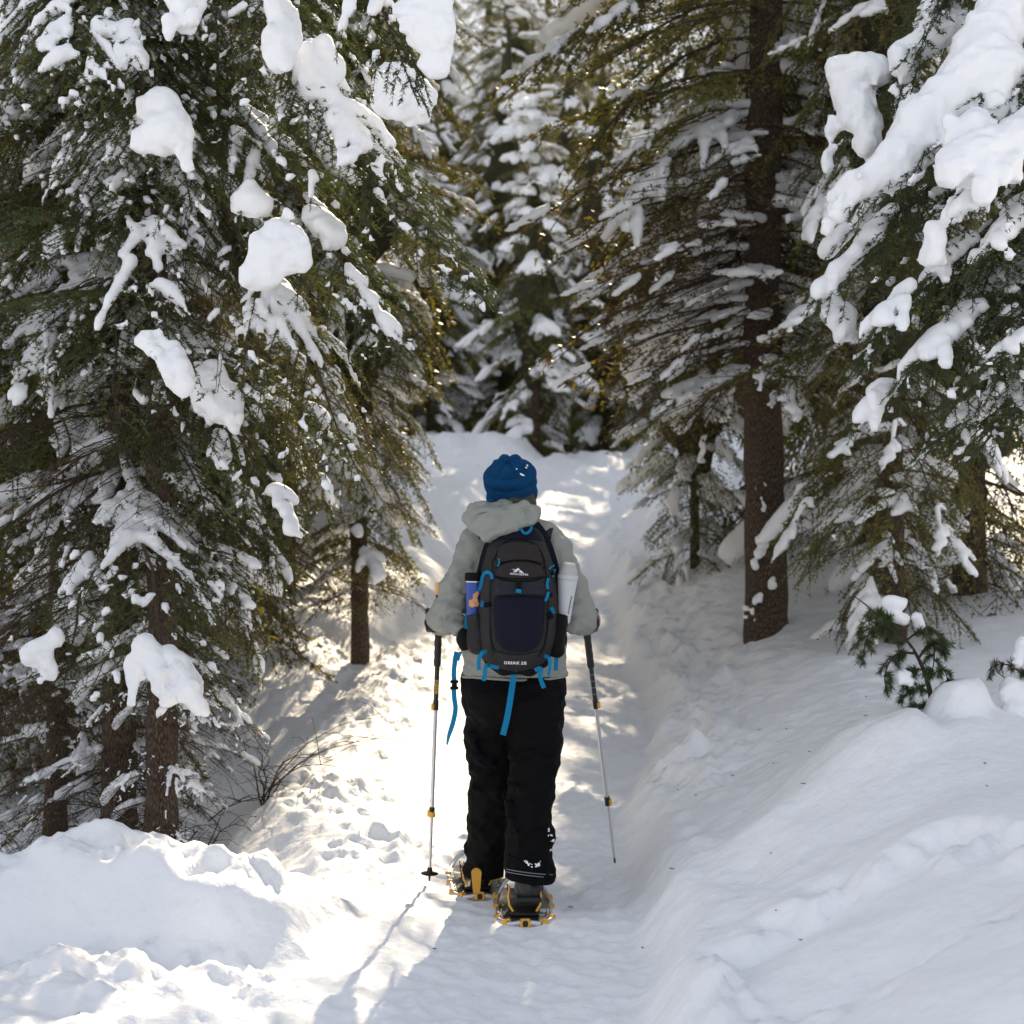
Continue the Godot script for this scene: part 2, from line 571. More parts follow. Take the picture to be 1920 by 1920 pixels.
# ------------------------------------------------------------------ boughs
# A bough along +x from its root: one mesh of two surfaces (wood, needles) and two loads of snow (light, heavy).
# axis: curve of the limb; o: spread (side twig length), dens (needles per metre), hang, bare (share of the limb without needles), snow radii ...
func make_bough(axis: Curve3D, seed_: int, o: Dictionary) -> Dictionary:
	var g := RandomNumberGenerator.new()
	g.seed = seed_
	var L := axis.get_baked_length()
	var wood := Bars.new()
	var nv := PackedVector3Array()
	var nc := PackedColorArray()
	var spread: float = o.get("spread", 0.42)
	var dens: float = o.get("dens", 215.0)
	var hang: float = o.get("hang", 0.35)
	var bare: float = o.get("bare", 0.15)
	var nlen: float = o.get("needle", 0.019)
	var nwid: float = o.get("needle_w", 0.0077)
	var thick: float = o.get("thick", 0.011)
	var tint: Color = o.get("tint", Color(0.050, 0.068, 0.022))
	var tint2: Color = o.get("tint2", Color(0.105, 0.105, 0.030))
	var step: float = o.get("step", 0.036)
	var twigs := []            # [points, radius, needled, level, t]
	var ap := PackedVector3Array()
	var ar := PackedFloat32Array()
	var count := 6 if o.get("lod", false) else 16
	for i in count + 1:
		var t := float(i) / count
		ap.append(axis.sample_baked(t * L))
		ar.append(lerpf(thick, 0.0022, pow(t, 0.8)))
	var lod: bool = o.get("lod", false)
	wood.tube(ap, ar, 3 if lod else 6)
	twigs.append([ap, 0.0, 1.0, 0, 1.0])
	var s: float = L * o.get("first", 0.12)
	var flip := 1.0
	while s < L * 0.985:
		var t := s / L
		var p := axis.sample_baked(s)
		var dir := (axis.sample_baked(minf(s + 0.03, L)) - axis.sample_baked(maxf(s - 0.03, 0.0))).normalized()
		var side := side_of(dir) * flip
		var up := side.cross(dir) * flip
		flip = -flip
		var len := L * spread * (pow(1.0 - t, 0.75) * (0.55 + 0.45 * smoothstep(0.0, 0.25, t)) + 0.07) * g.randf_range(0.6, 1.15)
		len = minf(len, o.get("most", 0.6))
		if o.get("dead", false): len *= g.randf_range(0.3, 1.3)
		var fw := g.randf_range(0.45, 0.75)
		var d0 := (dir * fw + side * (1.0 - fw * 0.35) + up * g.randf_range(-0.12, 0.22)).normalized()
		var pts := PackedVector3Array()
		var rad := PackedFloat32Array()
		for k in 6:
			var u := float(k) / 5.0
			pts.append(p + d0 * len * u + dir * len * 0.18 * u * u + Vector3.DOWN * hang * len * u * u * g.randf_range(0.8, 1.2))
			rad.append(lerpf(0.0030, 0.0010, u) * (0.6 + len * 1.4))
		if lod:
			wood.tube(PackedVector3Array([pts[0], pts[5]]) if dens < 60.0 else PackedVector3Array([pts[0], pts[3], pts[5]]), PackedFloat32Array([rad[0] * 1.3, rad[5]]) if dens < 60.0 else PackedFloat32Array([rad[0] * 1.3, rad[3] * 1.3, rad[5]]), 3, false)
		else:
			wood.tube(pts, rad, 4, false)
		var green := smoothstep(bare, bare + 0.22, t)
		twigs.append([pts, 0.0, green, 1, t])
		# twigs on the twig
		var u := 0.16
		var f2 := 1.0
		while u < 0.97:
			var q := pts[int(u * 5.0)].lerp(pts[mini(int(u * 5.0) + 1, 5)], fmod(u * 5.0, 1.0))
			var dd := (pts[mini(int(u * 5.0) + 1, 5)] - pts[int(u * 5.0)]).normalized()
			var sd := side_of(dd) * f2
			f2 = -f2
			var l2 := len * 0.42 * (1.0 - u * 0.8) * g.randf_range(0.6, 1.2)
			if l2 > 0.018:
				var e := q + (dd * 0.62 + sd * 0.78 + Vector3(0, g.randf_range(-0.22, 0.16), 0)).normalized() * l2 + Vector3.DOWN * hang * l2 * 0.35
				if not lod: wood.tube(PackedVector3Array([q, e]), PackedFloat32Array([0.0011, 0.0007]), 3, false)
				twigs.append([PackedVector3Array([q, e]), 0.0, green * (0.35 if u < 0.3 and t < 0.5 else 1.0), 2, t])
			u += step * 0.8 / maxf(len, 0.05) * g.randf_range(0.8, 1.2)
		s += step * g.randf_range(0.75, 1.25)
	# needles
	if dens > 0.0:
		for w in twigs:
			var pts: PackedVector3Array = w[0]
			var green: float = w[2]
			if w[3] == 0:
				green = 1.0
			if green < 0.05:
				continue
			var k := g.randf()
			var hue := tint.lerp(tint2, clampf(k * k + (0.25 if w[3] == 2 else 0.0), 0.0, 1.0))
			for i in pts.size() - 1:
				var a := pts[i]
				var b := pts[i + 1]
				if w[3] == 0 and float(i) / pts.size() < bare + 0.12:
					continue
				var len := a.distance_to(b)
				var dir := (b - a) / maxf(len, 0.0001)
				var sx := side_of(dir)
				var sy := sx.cross(dir)
				var m := int(len * dens * green + g.randf())
				for j in m:
					var p := a.lerp(b, g.randf())
					var roll := g.randf() * TAU
					var ca := cos(roll)
					var sa := sin(roll)
					if sa < -0.3: sa *= 0.45        # fewer straight below
					var out := sx * ca + sy * sa
					var nd := (out * 0.8 + dir * g.randf_range(0.35, 0.9)).normalized()
					var across := (dir.cross(out) * cos(k + j) + sy * 0.3).normalized() * nwid * 0.5
					var ln := nlen * g.randf_range(0.7, 1.15)
					nv.append(p - across)
					nv.append(p + across + nd * ln * 0.25)
					nv.append(p + nd * ln)
					nc.append(hue); nc.append(hue); nc.append(hue * 1.15)
	var mesh := wood.mesh()
	mesh.surface_set_material(0, M.twig)
	if nv.size():
		arrays_mesh(nv, PackedVector3Array(), PackedInt32Array(), nc, PackedVector2Array(), mesh)
		mesh.surface_set_material(1, M[o.get("needle_mat", "needle")])
	# snow, lying on the limb and on the side twigs where the noise lets it
	var loads := []
	for lv in o.get("loads", [0.2, 0.6]):
		loads.append(make_load(twigs, axis, seed_ + int(lv * 100.0), lv, o))
	return {"mesh": mesh, "snow": loads, "length": L}


func make_load(twigs: Array, axis: Curve3D, seed_: int, lv: float, o: Dictionary) -> ArrayMesh:
	var g := RandomNumberGenerator.new()
	g.seed = seed_
	var L := axis.get_baked_length()
	var box := AABB(axis.sample_baked(0.0), Vector3.ZERO)
	for w in twigs:
		for p in w[0]: box = box.expand(p)
	var cell: float = o.get("cell", 0.018)
	var f := Field.new(box.position - Vector3(0.12, 0.06, 0.12), box.end + Vector3(0.12, 0.26, 0.12), cell)
	var fat: float = o.get("fat", 1.0)
	var k := 0.028
	# where along the limb there is snow
	var spots := []
	for i in 2 + int(lv * 6.0): spots.append([g.randf_range(0.08, 1.0), g.randf_range(0.03, 0.07) + lv * 0.07, g.randf_range(-1.0, 1.0), g.randf_range(0.7, 1.25)])
	var limb: PackedVector3Array = twigs[0][0]
	for i in range(1, limb.size()):
		var t := float(i) / limb.size()
		for s in spots:
			if absf(t - s[0]) < s[1] * 0.8:
				var r: float = (0.020 + 0.034 * lv) * s[3] * fat * (1.0 - 0.3 * t) * g.randf_range(0.85, 1.15)
				var up := Vector3(0, r * 0.75 + 0.006, 0)
				f.cap(limb[i - 1] + up, limb[i] + up, r, r, k * 1.3)
				break
	if o.get("pillows", false):
		for s in spots:
			var r: float = (0.050 + 0.045 * lv) * s[3] * fat * (1.0 - 0.25 * s[0])
			var a := axis.sample_baked(L * clampf(s[0] - 0.10, 0.0, 1.0)) + Vector3(0, r * 0.55, s[2] * 0.10)
			var b := axis.sample_baked(L * clampf(s[0] + 0.06, 0.0, 1.0)) + Vector3(0, r * 0.35, s[2] * 0.22)
			f.cap(a, b, r, r * 0.8, 0.05)
			var c := b + Vector3(g.randf_range(0.0, 0.12), -r * 0.9, g.randf_range(-0.08, 0.08))
			f.cap(b, c, r * 0.7, r * 0.4, 0.04)
	for w in twigs:
		if w[3] != 1 or (o.get("pillows", false) and g.randf() < 0.72):
			continue
		var t: float = w[4]
		var near := 0.0
		for s in spots:
			near = maxf(near, 1.0 - absf(t - s[0]) / (s[1] * 1.5))
		if near <= 0.0 or g.randf() > 0.25 + 0.75 * near * (0.4 + lv):
			continue
		var pts: PackedVector3Array = w[0]
		var reach := mini(5, 1 + int(g.randf() * 5.0 * (0.35 + lv * 0.8)))
		var from := 0 if g.randf() < 0.65 else g.randi_range(0, 2)
		for i in range(from, mini(from + reach, 5)):
			var r := (0.017 + 0.021 * lv) * fat * lerpf(1.15, 0.6, float(i) / 5.0) * g.randf_range(0.8, 1.25)
			var up := Vector3(0, r * 0.6 + 0.006, 0)
			f.cap(pts[i] + up, pts[i + 1] + up, r, r * 0.9, k)
	if not o.get("lod", false):
		for w in twigs:
			if w[3] == 0 or g.randf() > o.get("dust", 0.20):
				continue
			var pts: PackedVector3Array = w[0]
			var r := g.randf_range(0.011, 0.019)
			var i := g.randi_range(0, pts.size() - 2)
			var a := pts[i].lerp(pts[i + 1], g.randf() * 0.5) + Vector3(0, r * 0.5, 0)
			f.cap(a, a.lerp(pts[i + 1], g.randf_range(0.2, 0.9)), r, r * 0.75, 0.012)
	f.rough(n_fine, 100.0, 0.013 * minf(fat, 1.5), Vector3(0.5, 0.5, 0.5))
	return f.mesh()


func limb_curve(L: float, rise: float, droop: float, g: RandomNumberGenerator, tipup := 0.0) -> Curve3D:
	var c := Curve3D.new()
	c.bake_interval = 0.03
	for i in 9:
		var t := i / 8.0
		var w := 0.03 * L
		c.add_point(Vector3(L * t * (1.0 - 0.12 * absf(droop) * t), L * (rise * t - droop * t * t + tipup * t * t * t), 0.0) + Vector3(0, g.randf_range(-w, w) * 0.4, g.randf_range(-w, w)) * (1.0 if i > 0 else 0.0))
	return c


func build_boughs() -> void:
	var g := RandomNumberGenerator.new()
	g.seed = 77
	boughs = {"fir": [], "hang": [], "dead": [], "tuft": [], "mid_fir": [], "mid_hang": [], "mid_dead": [], "mid_tuft": [], "far_fir": [], "far_hang": [], "far_dead": [], "far_tuft": []}
	var olive := {"tint": Color(0.078, 0.090, 0.030), "tint2": Color(0.165, 0.160, 0.046)}
	for i in 4:
		boughs.fir.append(make_bough(limb_curve(1.2, 0.10, 0.36 + 0.09 * i, g, 0.10), 100 + i, {"hang": 0.20 + 0.14 * (i % 2), "tint": Color(0.062, 0.092, 0.034), "tint2": Color(0.125, 0.150, 0.050)}))
	for i in 3:
		boughs.hang.append(make_bough(limb_curve(1.0, 0.05, 0.66 + 0.18 * i, g), 200 + i, {"hang": 0.6, "spread": 0.42, "fat": 1.05}.merged(olive)))
	for i in 4:
		boughs.dead.append(make_bough(limb_curve(1.15, 0.02, 0.24 + 0.1 * i, g), 300 + i, {"dens": 75.0, "dead": true, "bare": 0.3, "spread": 0.5, "hang": 0.3, "step": 0.040, "thick": 0.009, "needle": 0.014, "needle_w": 0.0026, "fat": 0.8, "tint": Color(0.075, 0.050, 0.020), "tint2": Color(0.11, 0.090, 0.028), "loads": [0.2, 0.5]}))
	for i in 3:
		boughs.tuft.append(make_bough(limb_curve(0.6, 0.15, 0.45, g), 400 + i, {"spread": 0.6, "hang": 0.5, "bare": 0.0, "first": 0.05, "step": 0.030, "fat": 1.0, "loads": [0.35, 0.85], "thick": 0.007, "cell": 0.014}))
	# the same kinds, coarser, for what stands far off or behind
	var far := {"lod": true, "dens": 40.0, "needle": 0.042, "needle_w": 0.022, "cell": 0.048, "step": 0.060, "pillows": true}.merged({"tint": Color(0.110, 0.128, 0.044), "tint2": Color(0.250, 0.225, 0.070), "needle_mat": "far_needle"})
	for i in 2:
		boughs.far_fir.append(make_bough(limb_curve(1.2, 0.10, 0.42 + 0.14 * i, g, 0.10), 500 + i, far.merged({"hang": 0.5, "fat": 1.1, "loads": [0.3, 0.75]})))
		boughs.far_hang.append(make_bough(limb_curve(1.0, 0.05, 0.70 + 0.2 * i, g), 520 + i, far.merged({"hang": 1.0, "spread": 0.4, "fat": 1.1, "loads": [0.3, 0.7]})))
		boughs.far_dead.append(make_bough(limb_curve(1.15, 0.02, 0.30 + 0.1 * i, g), 540 + i, far.merged({"dens": 20.0, "dead": true, "bare": 0.3, "spread": 0.5, "fat": 1.0, "thick": 0.012, "tint": Color(0.075, 0.050, 0.020)}, true)))
		boughs.far_tuft.append(make_bough(limb_curve(0.6, 0.15, 0.45, g), 560 + i, far.merged({"spread": 0.6, "hang": 0.5, "bare": 0.0, "first": 0.05, "step": 0.045, "fat": 1.0, "loads": [0.4, 0.9], "cell": 0.034}, true)))
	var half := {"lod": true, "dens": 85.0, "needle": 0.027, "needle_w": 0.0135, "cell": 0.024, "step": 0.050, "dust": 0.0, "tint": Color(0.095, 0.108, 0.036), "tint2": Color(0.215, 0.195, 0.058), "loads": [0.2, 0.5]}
	for i in 2:
		boughs.mid_fir.append(make_bough(limb_curve(1.2, 0.10, 0.40 + 0.14 * i, g, 0.10), 600 + i, half.merged({"hang": 0.3})))
		boughs.mid_hang.append(make_bough(limb_curve(1.0, 0.05, 0.68 + 0.2 * i, g), 620 + i, half.merged({"hang": 0.6, "spread": 0.4})))
		boughs.mid_dead.append(make_bough(limb_curve(1.15, 0.02, 0.28 + 0.1 * i, g), 640 + i, half.merged({"dens": 30.0, "dead": true, "bare": 0.3, "spread": 0.5, "hang": 0.2, "fat": 0.85, "thick": 0.010, "tint": Color(0.085, 0.060, 0.024), "tint2": Color(0.12, 0.10, 0.03)}, true)))
		boughs.mid_tuft.append(make_bough(limb_curve(0.6, 0.15, 0.45, g), 660 + i, half.merged({"spread": 0.6, "hang": 0.4, "bare": 0.0, "first": 0.05, "step": 0.040, "loads": [0.35, 0.8]}, true)))
	for q in [["low", {"h": 4.2, "from": 0.1, "live": 0.1, "wide": 1.1, "pace": 0.20, "taper": 0.7, "heavy": 0.45, "light": 0.25}], ["middle", {"h": 8.5, "from": 0.15, "live": 0.3, "wide": 1.6, "pace": 0.27, "taper": 0.7, "heavy": 0.34, "light": 0.2}],
			["other", {"h": 11.0, "from": 0.15, "live": 0.8, "wide": 1.75, "pace": 0.30, "taper": 0.68, "heavy": 0.24, "light": 0.16, "hanging": 0.6}],
			["upper", {"h": 15.0, "from": 4.4, "live": 0.0, "wide": 1.5, "pace": 0.55, "taper": 0.85, "heavy": 0.3, "light": 0.2}]]:
		far_crowns[q[0]] = joined_crown(q[1], 900 + far_crowns.size())


# the dark tangle of dead inner twigs close round a trunk: uneven tiers
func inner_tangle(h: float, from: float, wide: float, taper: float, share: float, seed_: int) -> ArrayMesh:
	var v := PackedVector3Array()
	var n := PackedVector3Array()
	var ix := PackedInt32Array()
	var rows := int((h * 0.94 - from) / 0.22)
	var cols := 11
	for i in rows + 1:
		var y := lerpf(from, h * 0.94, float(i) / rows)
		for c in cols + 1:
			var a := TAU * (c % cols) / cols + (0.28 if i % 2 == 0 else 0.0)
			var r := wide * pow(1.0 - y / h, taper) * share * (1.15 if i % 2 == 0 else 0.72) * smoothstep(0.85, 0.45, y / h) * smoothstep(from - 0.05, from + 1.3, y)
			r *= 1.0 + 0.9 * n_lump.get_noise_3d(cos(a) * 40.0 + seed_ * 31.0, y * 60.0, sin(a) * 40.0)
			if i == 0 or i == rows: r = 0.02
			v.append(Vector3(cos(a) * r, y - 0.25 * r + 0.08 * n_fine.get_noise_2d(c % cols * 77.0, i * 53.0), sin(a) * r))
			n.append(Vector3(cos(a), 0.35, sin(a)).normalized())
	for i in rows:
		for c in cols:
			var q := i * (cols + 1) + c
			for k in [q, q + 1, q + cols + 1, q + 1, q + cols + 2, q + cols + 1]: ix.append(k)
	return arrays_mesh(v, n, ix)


# the boughs of one tree joined into a crown and its snow
func joined_crown(o: Dictionary, seed_: int) -> Dictionary:
	var g := RandomNumberGenerator.new()
	g.seed = seed_
	var v := [PackedVector3Array(), PackedVector3Array(), PackedVector3Array()]
	var n := [PackedVector3Array(), PackedVector3Array(), PackedVector3Array()]
	var ix := [PackedInt32Array(), PackedInt32Array(), PackedInt32Array()]
	var col := PackedColorArray()
	for b in plan_boughs(g, o.merged({"away": 60.0}), Vector2.ZERO):
		var list: Array = boughs["far_" + b[0]]
		var k: int = b[1] % list.size()
		var x: Transform3D = b[2]
		var only := Transform3D(x.basis.orthonormalized(), Vector3.ZERO)
		var mesh: ArrayMesh = list[k].mesh
		for s in mesh.get_surface_count():
			var a := mesh.surface_get_arrays(s)
			var first: int = v[s].size()
			v[s].append_array(x * (a[Mesh.ARRAY_VERTEX] as PackedVector3Array))
			if s == 0:
				n[0].append_array(only * (a[Mesh.ARRAY_NORMAL] as PackedVector3Array))
				var put: PackedInt32Array = a[Mesh.ARRAY_INDEX]
				for i in put.size(): put[i] += first
				ix[0].append_array(put)
			else:
				col.append_array(a[Mesh.ARRAY_COLOR])
		if b[3] >= 0 and list[k].snow[b[3]].get_surface_count():
			var a: Array = list[k].snow[b[3]].surface_get_arrays(0)
			var first: int = v[2].size()
			v[2].append_array(x * (a[Mesh.ARRAY_VERTEX] as PackedVector3Array))
			n[2].append_array(only * (a[Mesh.ARRAY_NORMAL] as PackedVector3Array))
			var put: PackedInt32Array = a[Mesh.ARRAY_INDEX]
			for i in put.size(): put[i] += first
			ix[2].append_array(put)
	var crown := arrays_mesh(v[0], n[0], ix[0])
	crown.surface_set_material(0, M.twig)
	arrays_mesh(v[1], PackedVector3Array(), PackedInt32Array(), col, PackedVector2Array(), crown)
	crown.surface_set_material(1, M.far_needle)
	return {"crown": crown, "snow": arrays_mesh(v[2], n[2], ix[2]), "trunk": trunk_mesh(o.h, 0.012 * o.h, seed_, Vector2.ZERO, 8), "inner": inner_tangle(o.h, o.from + 0.35, o.wide, o.taper, 0.38, seed_), "tris": [ix[0].size() / 3, v[1].size() / 3, ix[2].size() / 3], "h": o.h}


# ------------------------------------------------------------------ trees
func trunk_mesh(h: float, r: float, seed_: int, lean := Vector2.ZERO, detail := 14) -> ArrayMesh:
	var b := Bars.new()
	var pts := PackedVector3Array()
	var rad := PackedFloat32Array()
	var count := 60 if detail > 10 else 12
	for i in count + 1:
		var t := pow(float(i) / count, 1.5)
		var y := -0.25 + (h + 0.25) * t
		pts.append(Vector3(lean.x * y + 0.02 * sin(y * 1.1 + seed_), y, lean.y * y + 0.02 * cos(y * 0.9 + seed_)))
		rad.append(maxf(0.004, r * (1.0 - t) * (1.0 + 0.05 * sin(i * 2.3 + seed_)) + r * 0.12 * exp(-maxf(y, 0.0) * 4.0)))
	b.tube(pts, rad, detail, false)
	for i in b.v.size():
		var p := b.v[i]
		var e := (n_fine.get_noise_3d(p.x * 160.0 + seed_ * 50.0, p.y * 25.0, p.z * 160.0) * 0.16 + n_lump.get_noise_3d(p.x * 90.0, p.y * 60.0 + seed_ * 9.0, p.z * 90.0) * 0.12) * r
		b.v[i] = p + b.n[i] * e
	return b.mesh()


# where the boughs of a tree go: [kind, variant, transform, snow cap or -1]
func plan_boughs(g: RandomNumberGenerator, o: Dictionary, lean: Vector2) -> Array:
	var out := []
	var h: float = o.h
	var y: float = o.get("from", 0.6)
	var live: float = o.get("live", 1.5)
	var wide: float = o.get("wide", 1.4)
	var pace: float = o.get("pace", 0.20)
	var yaw := g.randf() * TAU
	while y < h - 0.12:
		var t := y / h
		var len := wide * pow(1.0 - t, o.get("taper", 0.85)) * minf(1.0, o.get("foot_share", 0.55) + (1.0 - o.get("foot_share", 0.55)) * (y - o.get("from", 0.6)) / o.get("ramp", 1.2)) + 0.12
		if y < live: len *= o.get("low", 1.0)
		var m := g.randi_range(int(o.get("whorl", 4)), int(o.get("whorl", 4)) + 2)
		for k in m:
			yaw += TAU * 0.382 + g.randf_range(-0.3, 0.3)
			var l := len * g.randf_range(0.7, 1.15)
			var yy := y + g.randf_range(-0.5, 0.5) * pace
			var dead := yy < live + g.randf_range(-0.5, 0.5)
			var kind := "dead" if dead else ("tuft" if l < 0.55 else ("hang" if g.randf() < o.get("hanging", 0.45) else "fir"))
			var list: Array = boughs[kind]
			var n := g.randi() % list.size()
			var sc: float = l / list[n].length
			var tilt := g.randf_range(-0.14, 0.10) + lerpf(-0.08, 0.45, pow(t, 2.0))
			var b := Basis(Vector3.UP, yaw) * Basis(Vector3.BACK, tilt) * Basis(Vector3.RIGHT, g.randf_range(-0.2, 0.2))
			b = b.scaled_local(Vector3(sc, sc * g.randf_range(0.85, 1.1), sc * g.randf_range(0.9, 1.2)))
			var cap_kind := -1
			var z := g.randf()
			if z < o.get("heavy", 0.35): cap_kind = 1
			elif z < o.get("heavy", 0.35) + o.get("light", 0.4): cap_kind = 0
			if dead and z > o.get("dead_snow", 0.6): cap_kind = -1
			out.append([kind, n, Transform3D(b, Vector3(lean.x * yy, yy, lean.y * yy)), cap_kind])
		var top := 1.75 + 0.2735 * float(o.get("away", 10.0)) - float(o.get("foot", 0.0))
		y += pace * g.randf_range(0.8, 1.2) * (0.62 if y < live else (1.0 if y < top + 0.5 else 1.9))
	return out


# a tree close by: trunk, single boughs (each > snow_load) where the picture shows them, coarser boughs behind and above
func spruce(label: String, where: Vector3, o: Dictionary, group := "") -> Node3D:
	var g := RandomNumberGenerator.new()
	g.seed = int(o.seed)
	var tree := thing(o.get("name", "spruce_tree"), label, o.get("category", "tree"), where, group)
	var lean: Vector2 = o.get("lean", Vector2.ZERO)
	part("trunk", trunk_mesh(o.h, o.r, int(o.seed), lean, 20), M.bark, tree)
	var crown := {}
	var snow := {}
	var shown := 0
	var top := 1.75 + 0.2735 * -where.z - where.y + 1.0
	var avoid: Array = o.get("avoid", [])     # [yaw, half width, from, to]: no boughs there
	for b in plan_boughs(g, o.merged({"away": -where.z, "foot": where.y}), lean):
		var x: Transform3D = b[2]
		if x.origin.y > maxf(top, 5.0):
			continue
		var skip := false
		for a in avoid:
			if x.origin.y > a[2] and x.origin.y < a[3] and absf(angle_difference(atan2(-x.basis.x.z, x.basis.x.x), a[0])) < a[1]:
				skip = true
		if skip:
			continue
		var list: Array = boughs[b[0]]
		var mid := where + x * Vector3(list[b[1]].length * 0.6, 0, 0)
		var towards := x.basis.x.normalized().dot((EYE - where).normalized())
		if in_view(mid, 0.45) and shown < 290 and towards > o.get("facing", -0.45):
			shown += 1
			if o.get("soft", false):      # past the sharp range: coarser boughs, each of its own
				list = boughs["mid_" + b[0]]
				var k: int = b[1] % list.size()
				var own := part("bough", moved(list[k].mesh, x, g), null, tree)
				if b[3] >= 0:
					part("snow_load", moved(list[k].snow[b[3]], x, null), M.snow_load, own)
				continue
			var bo := part("bough", list[b[1]].mesh, null, tree, x)
			if b[3] >= 0:
				part("snow_load", list[b[1]].snow[b[3]], M.snow_load, bo)
		else:
			var kind: String = "far_" + b[0]
			var k: int = b[1] % boughs[kind].size()
			var key := [kind, k]
			if not crown.has(key): crown[key] = []
			crown[key].append(x)
			if b[3] >= 0:
				var ks := [kind, k, b[3]]
				if not snow.has(ks): snow[ks] = []
				snow[ks].append(x)
	for key in crown:
		scatter("crown", boughs[key[0]][key[1]].mesh, null, tree, crown[key])
	for key in snow:
		scatter("snow_load", boughs[key[0]][key[1]].snow[key[2]], M.snow_load, tree, snow[key])
	if o.h > 7.0:
		var s: float = o.h / 15.0
		var up := Transform3D(Basis(Vector3.UP, float(o.seed)).scaled(Vector3(s * o.get("wide", 1.4) / 1.5, s, s * o.get("wide", 1.4) / 1.5)), Vector3(0, maxf(0.0, maxf(top, 5.0) - 4.4 * s), 0))
		up.basis = up.basis.scaled(Vector3(1, (o.h - up.origin.y) / (15.0 * s), 1))
		up.origin.y = maxf(top, 5.0) - 4.4 * up.basis.y.length()
		var c := part("crown", far_crowns.upper.crown, null, tree, up)
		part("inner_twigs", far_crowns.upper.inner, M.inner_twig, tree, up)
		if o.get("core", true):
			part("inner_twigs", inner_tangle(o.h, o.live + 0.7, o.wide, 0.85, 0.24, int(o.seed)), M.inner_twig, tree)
		part("snow_load", far_crowns.upper.snow, M.snow_load, c)
	return tree


func moved(m: ArrayMesh, x: Transform3D, g: RandomNumberGenerator) -> ArrayMesh:
	var out := ArrayMesh.new()
	var only := Transform3D(x.basis.orthonormalized(), Vector3.ZERO)
	var shade := 1.0 if g == null else g.randf_range(0.75, 1.3)
	for s in m.get_surface_count():
		var a := m.surface_get_arrays(s)
		a[Mesh.ARRAY_VERTEX] = x * (a[Mesh.ARRAY_VERTEX] as PackedVector3Array)
		if a[Mesh.ARRAY_NORMAL] != null: a[Mesh.ARRAY_NORMAL] = only * (a[Mesh.ARRAY_NORMAL] as PackedVector3Array)
		if a[Mesh.ARRAY_COLOR] != null:
			var c: PackedColorArray = a[Mesh.ARRAY_COLOR]
			for i in c.size(): c[i] = Color(c[i].r * shade, c[i].g * shade, c[i].b * shade)
		out.add_surface_from_arrays(Mesh.PRIMITIVE_TRIANGLES, a)
		if m.surface_get_material(s): out.surface_set_material(s, m.surface_get_material(s))
	return out


# a tree far off: trunk, crown > snow_load, of the few shapes that all such trees share
func far_spruce(called: String, label: String, where: Vector3, kind: String, h: float, wide: float, yaw: float, group := "") -> Node3D:
	var f: Dictionary = far_crowns[kind]
	var tree := thing(called, label, "tree", where, group)
	var x := Transform3D(Basis(Vector3.UP, yaw).scaled(Vector3(wide, h / f.h, wide)), Vector3.ZERO)
	part("trunk", f.trunk, M.bark, tree, x)
	var c := part("crown", f.crown, null, tree, x)
	c.set_meta("kind", "stuff")
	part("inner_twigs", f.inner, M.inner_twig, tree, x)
	part("snow_load", f.snow, M.snow_load, c)
	return tree


# a bough of its own curve, from a root to a tip in world space, put under its tree
func own_bough(tree: Node3D, root: Vector3, tip: Vector3, sag: float, seed_: int, o: Dictionary) -> void:
	var c := Curve3D.new()
	c.bake_interval = 0.03
	var g := RandomNumberGenerator.new()
	g.seed = seed_
	for i in 11:
		var t := i / 10.0
		var w := 0.02 if i > 0 and i < 10 else 0.0
		c.add_point(root.lerp(tip, t) - tree.position + Vector3(0, sag * 4.0 * t * (1.0 - t), 0) + Vector3(g.randf_range(-w, w), g.randf_range(-w, w), g.randf_range(-w, w)))
	var b := make_bough(c, seed_, o)
	var bo := part("bough", b.mesh, null, tree)
	if b.snow.size():
		part("snow_load", b.snow[0], M.snow_load, bo)


func snow_mass(parent: Node3D, seed_: int, lumps: Array, k := 0.05, cell := 0.014, called := "snow_load") -> void:
	# lumps: [from, to, radius, radius] in world space
	var box := AABB(lumps[0][0], Vector3.ZERO)
	for l in lumps:
		box = box.expand(l[0]).expand(l[1])
	var f := Field.new(box.position - Vector3.ONE * 0.26, box.end + Vector3.ONE * 0.26, cell)
	var g := RandomNumberGenerator.new()
	g.seed = seed_ * 7 + 3
	for l in lumps:
		f.cap(l[0], l[1], l[2] * 0.86, l[3] * 0.86, k)
		if l[2] > 0.03:
			for i in 7:      # shoulders, drips and crumbs that make the edge uneven
				var c: Vector3 = l[0].lerp(l[1], g.randf())
				var out := Vector3(g.randf_range(-1, 1), g.randf_range(-0.8, 0.35), g.randf_range(-1, 1)).normalized()
				var r: float = minf(l[2], 0.09) * g.randf_range(0.24, 0.50)
				var e: Vector3 = c + out * (l[2] * 0.88 - r * g.randf_range(-0.15, 0.45))
				f.cap(e, e + Vector3(out.x * 0.3, -g.randf_range(0.2, 1.2), out.z * 0.3) * r, r, r * 0.65, minf(k, 0.03) * 0.5)
	f.rough(n_soft, 100.0, 0.045, Vector3(1.6, 1.6, 1.6))
	f.rough(n_lump, 100.0, 0.018, Vector3(2.4, 2.4, 2.4))
	f.rough(n_fine, 100.0, 0.010, Vector3(0.5, 0.5, 0.5))
	var m := f.mesh()
	part(called, m, M.snow_load, parent, Transform3D(Basis(), -parent.position))


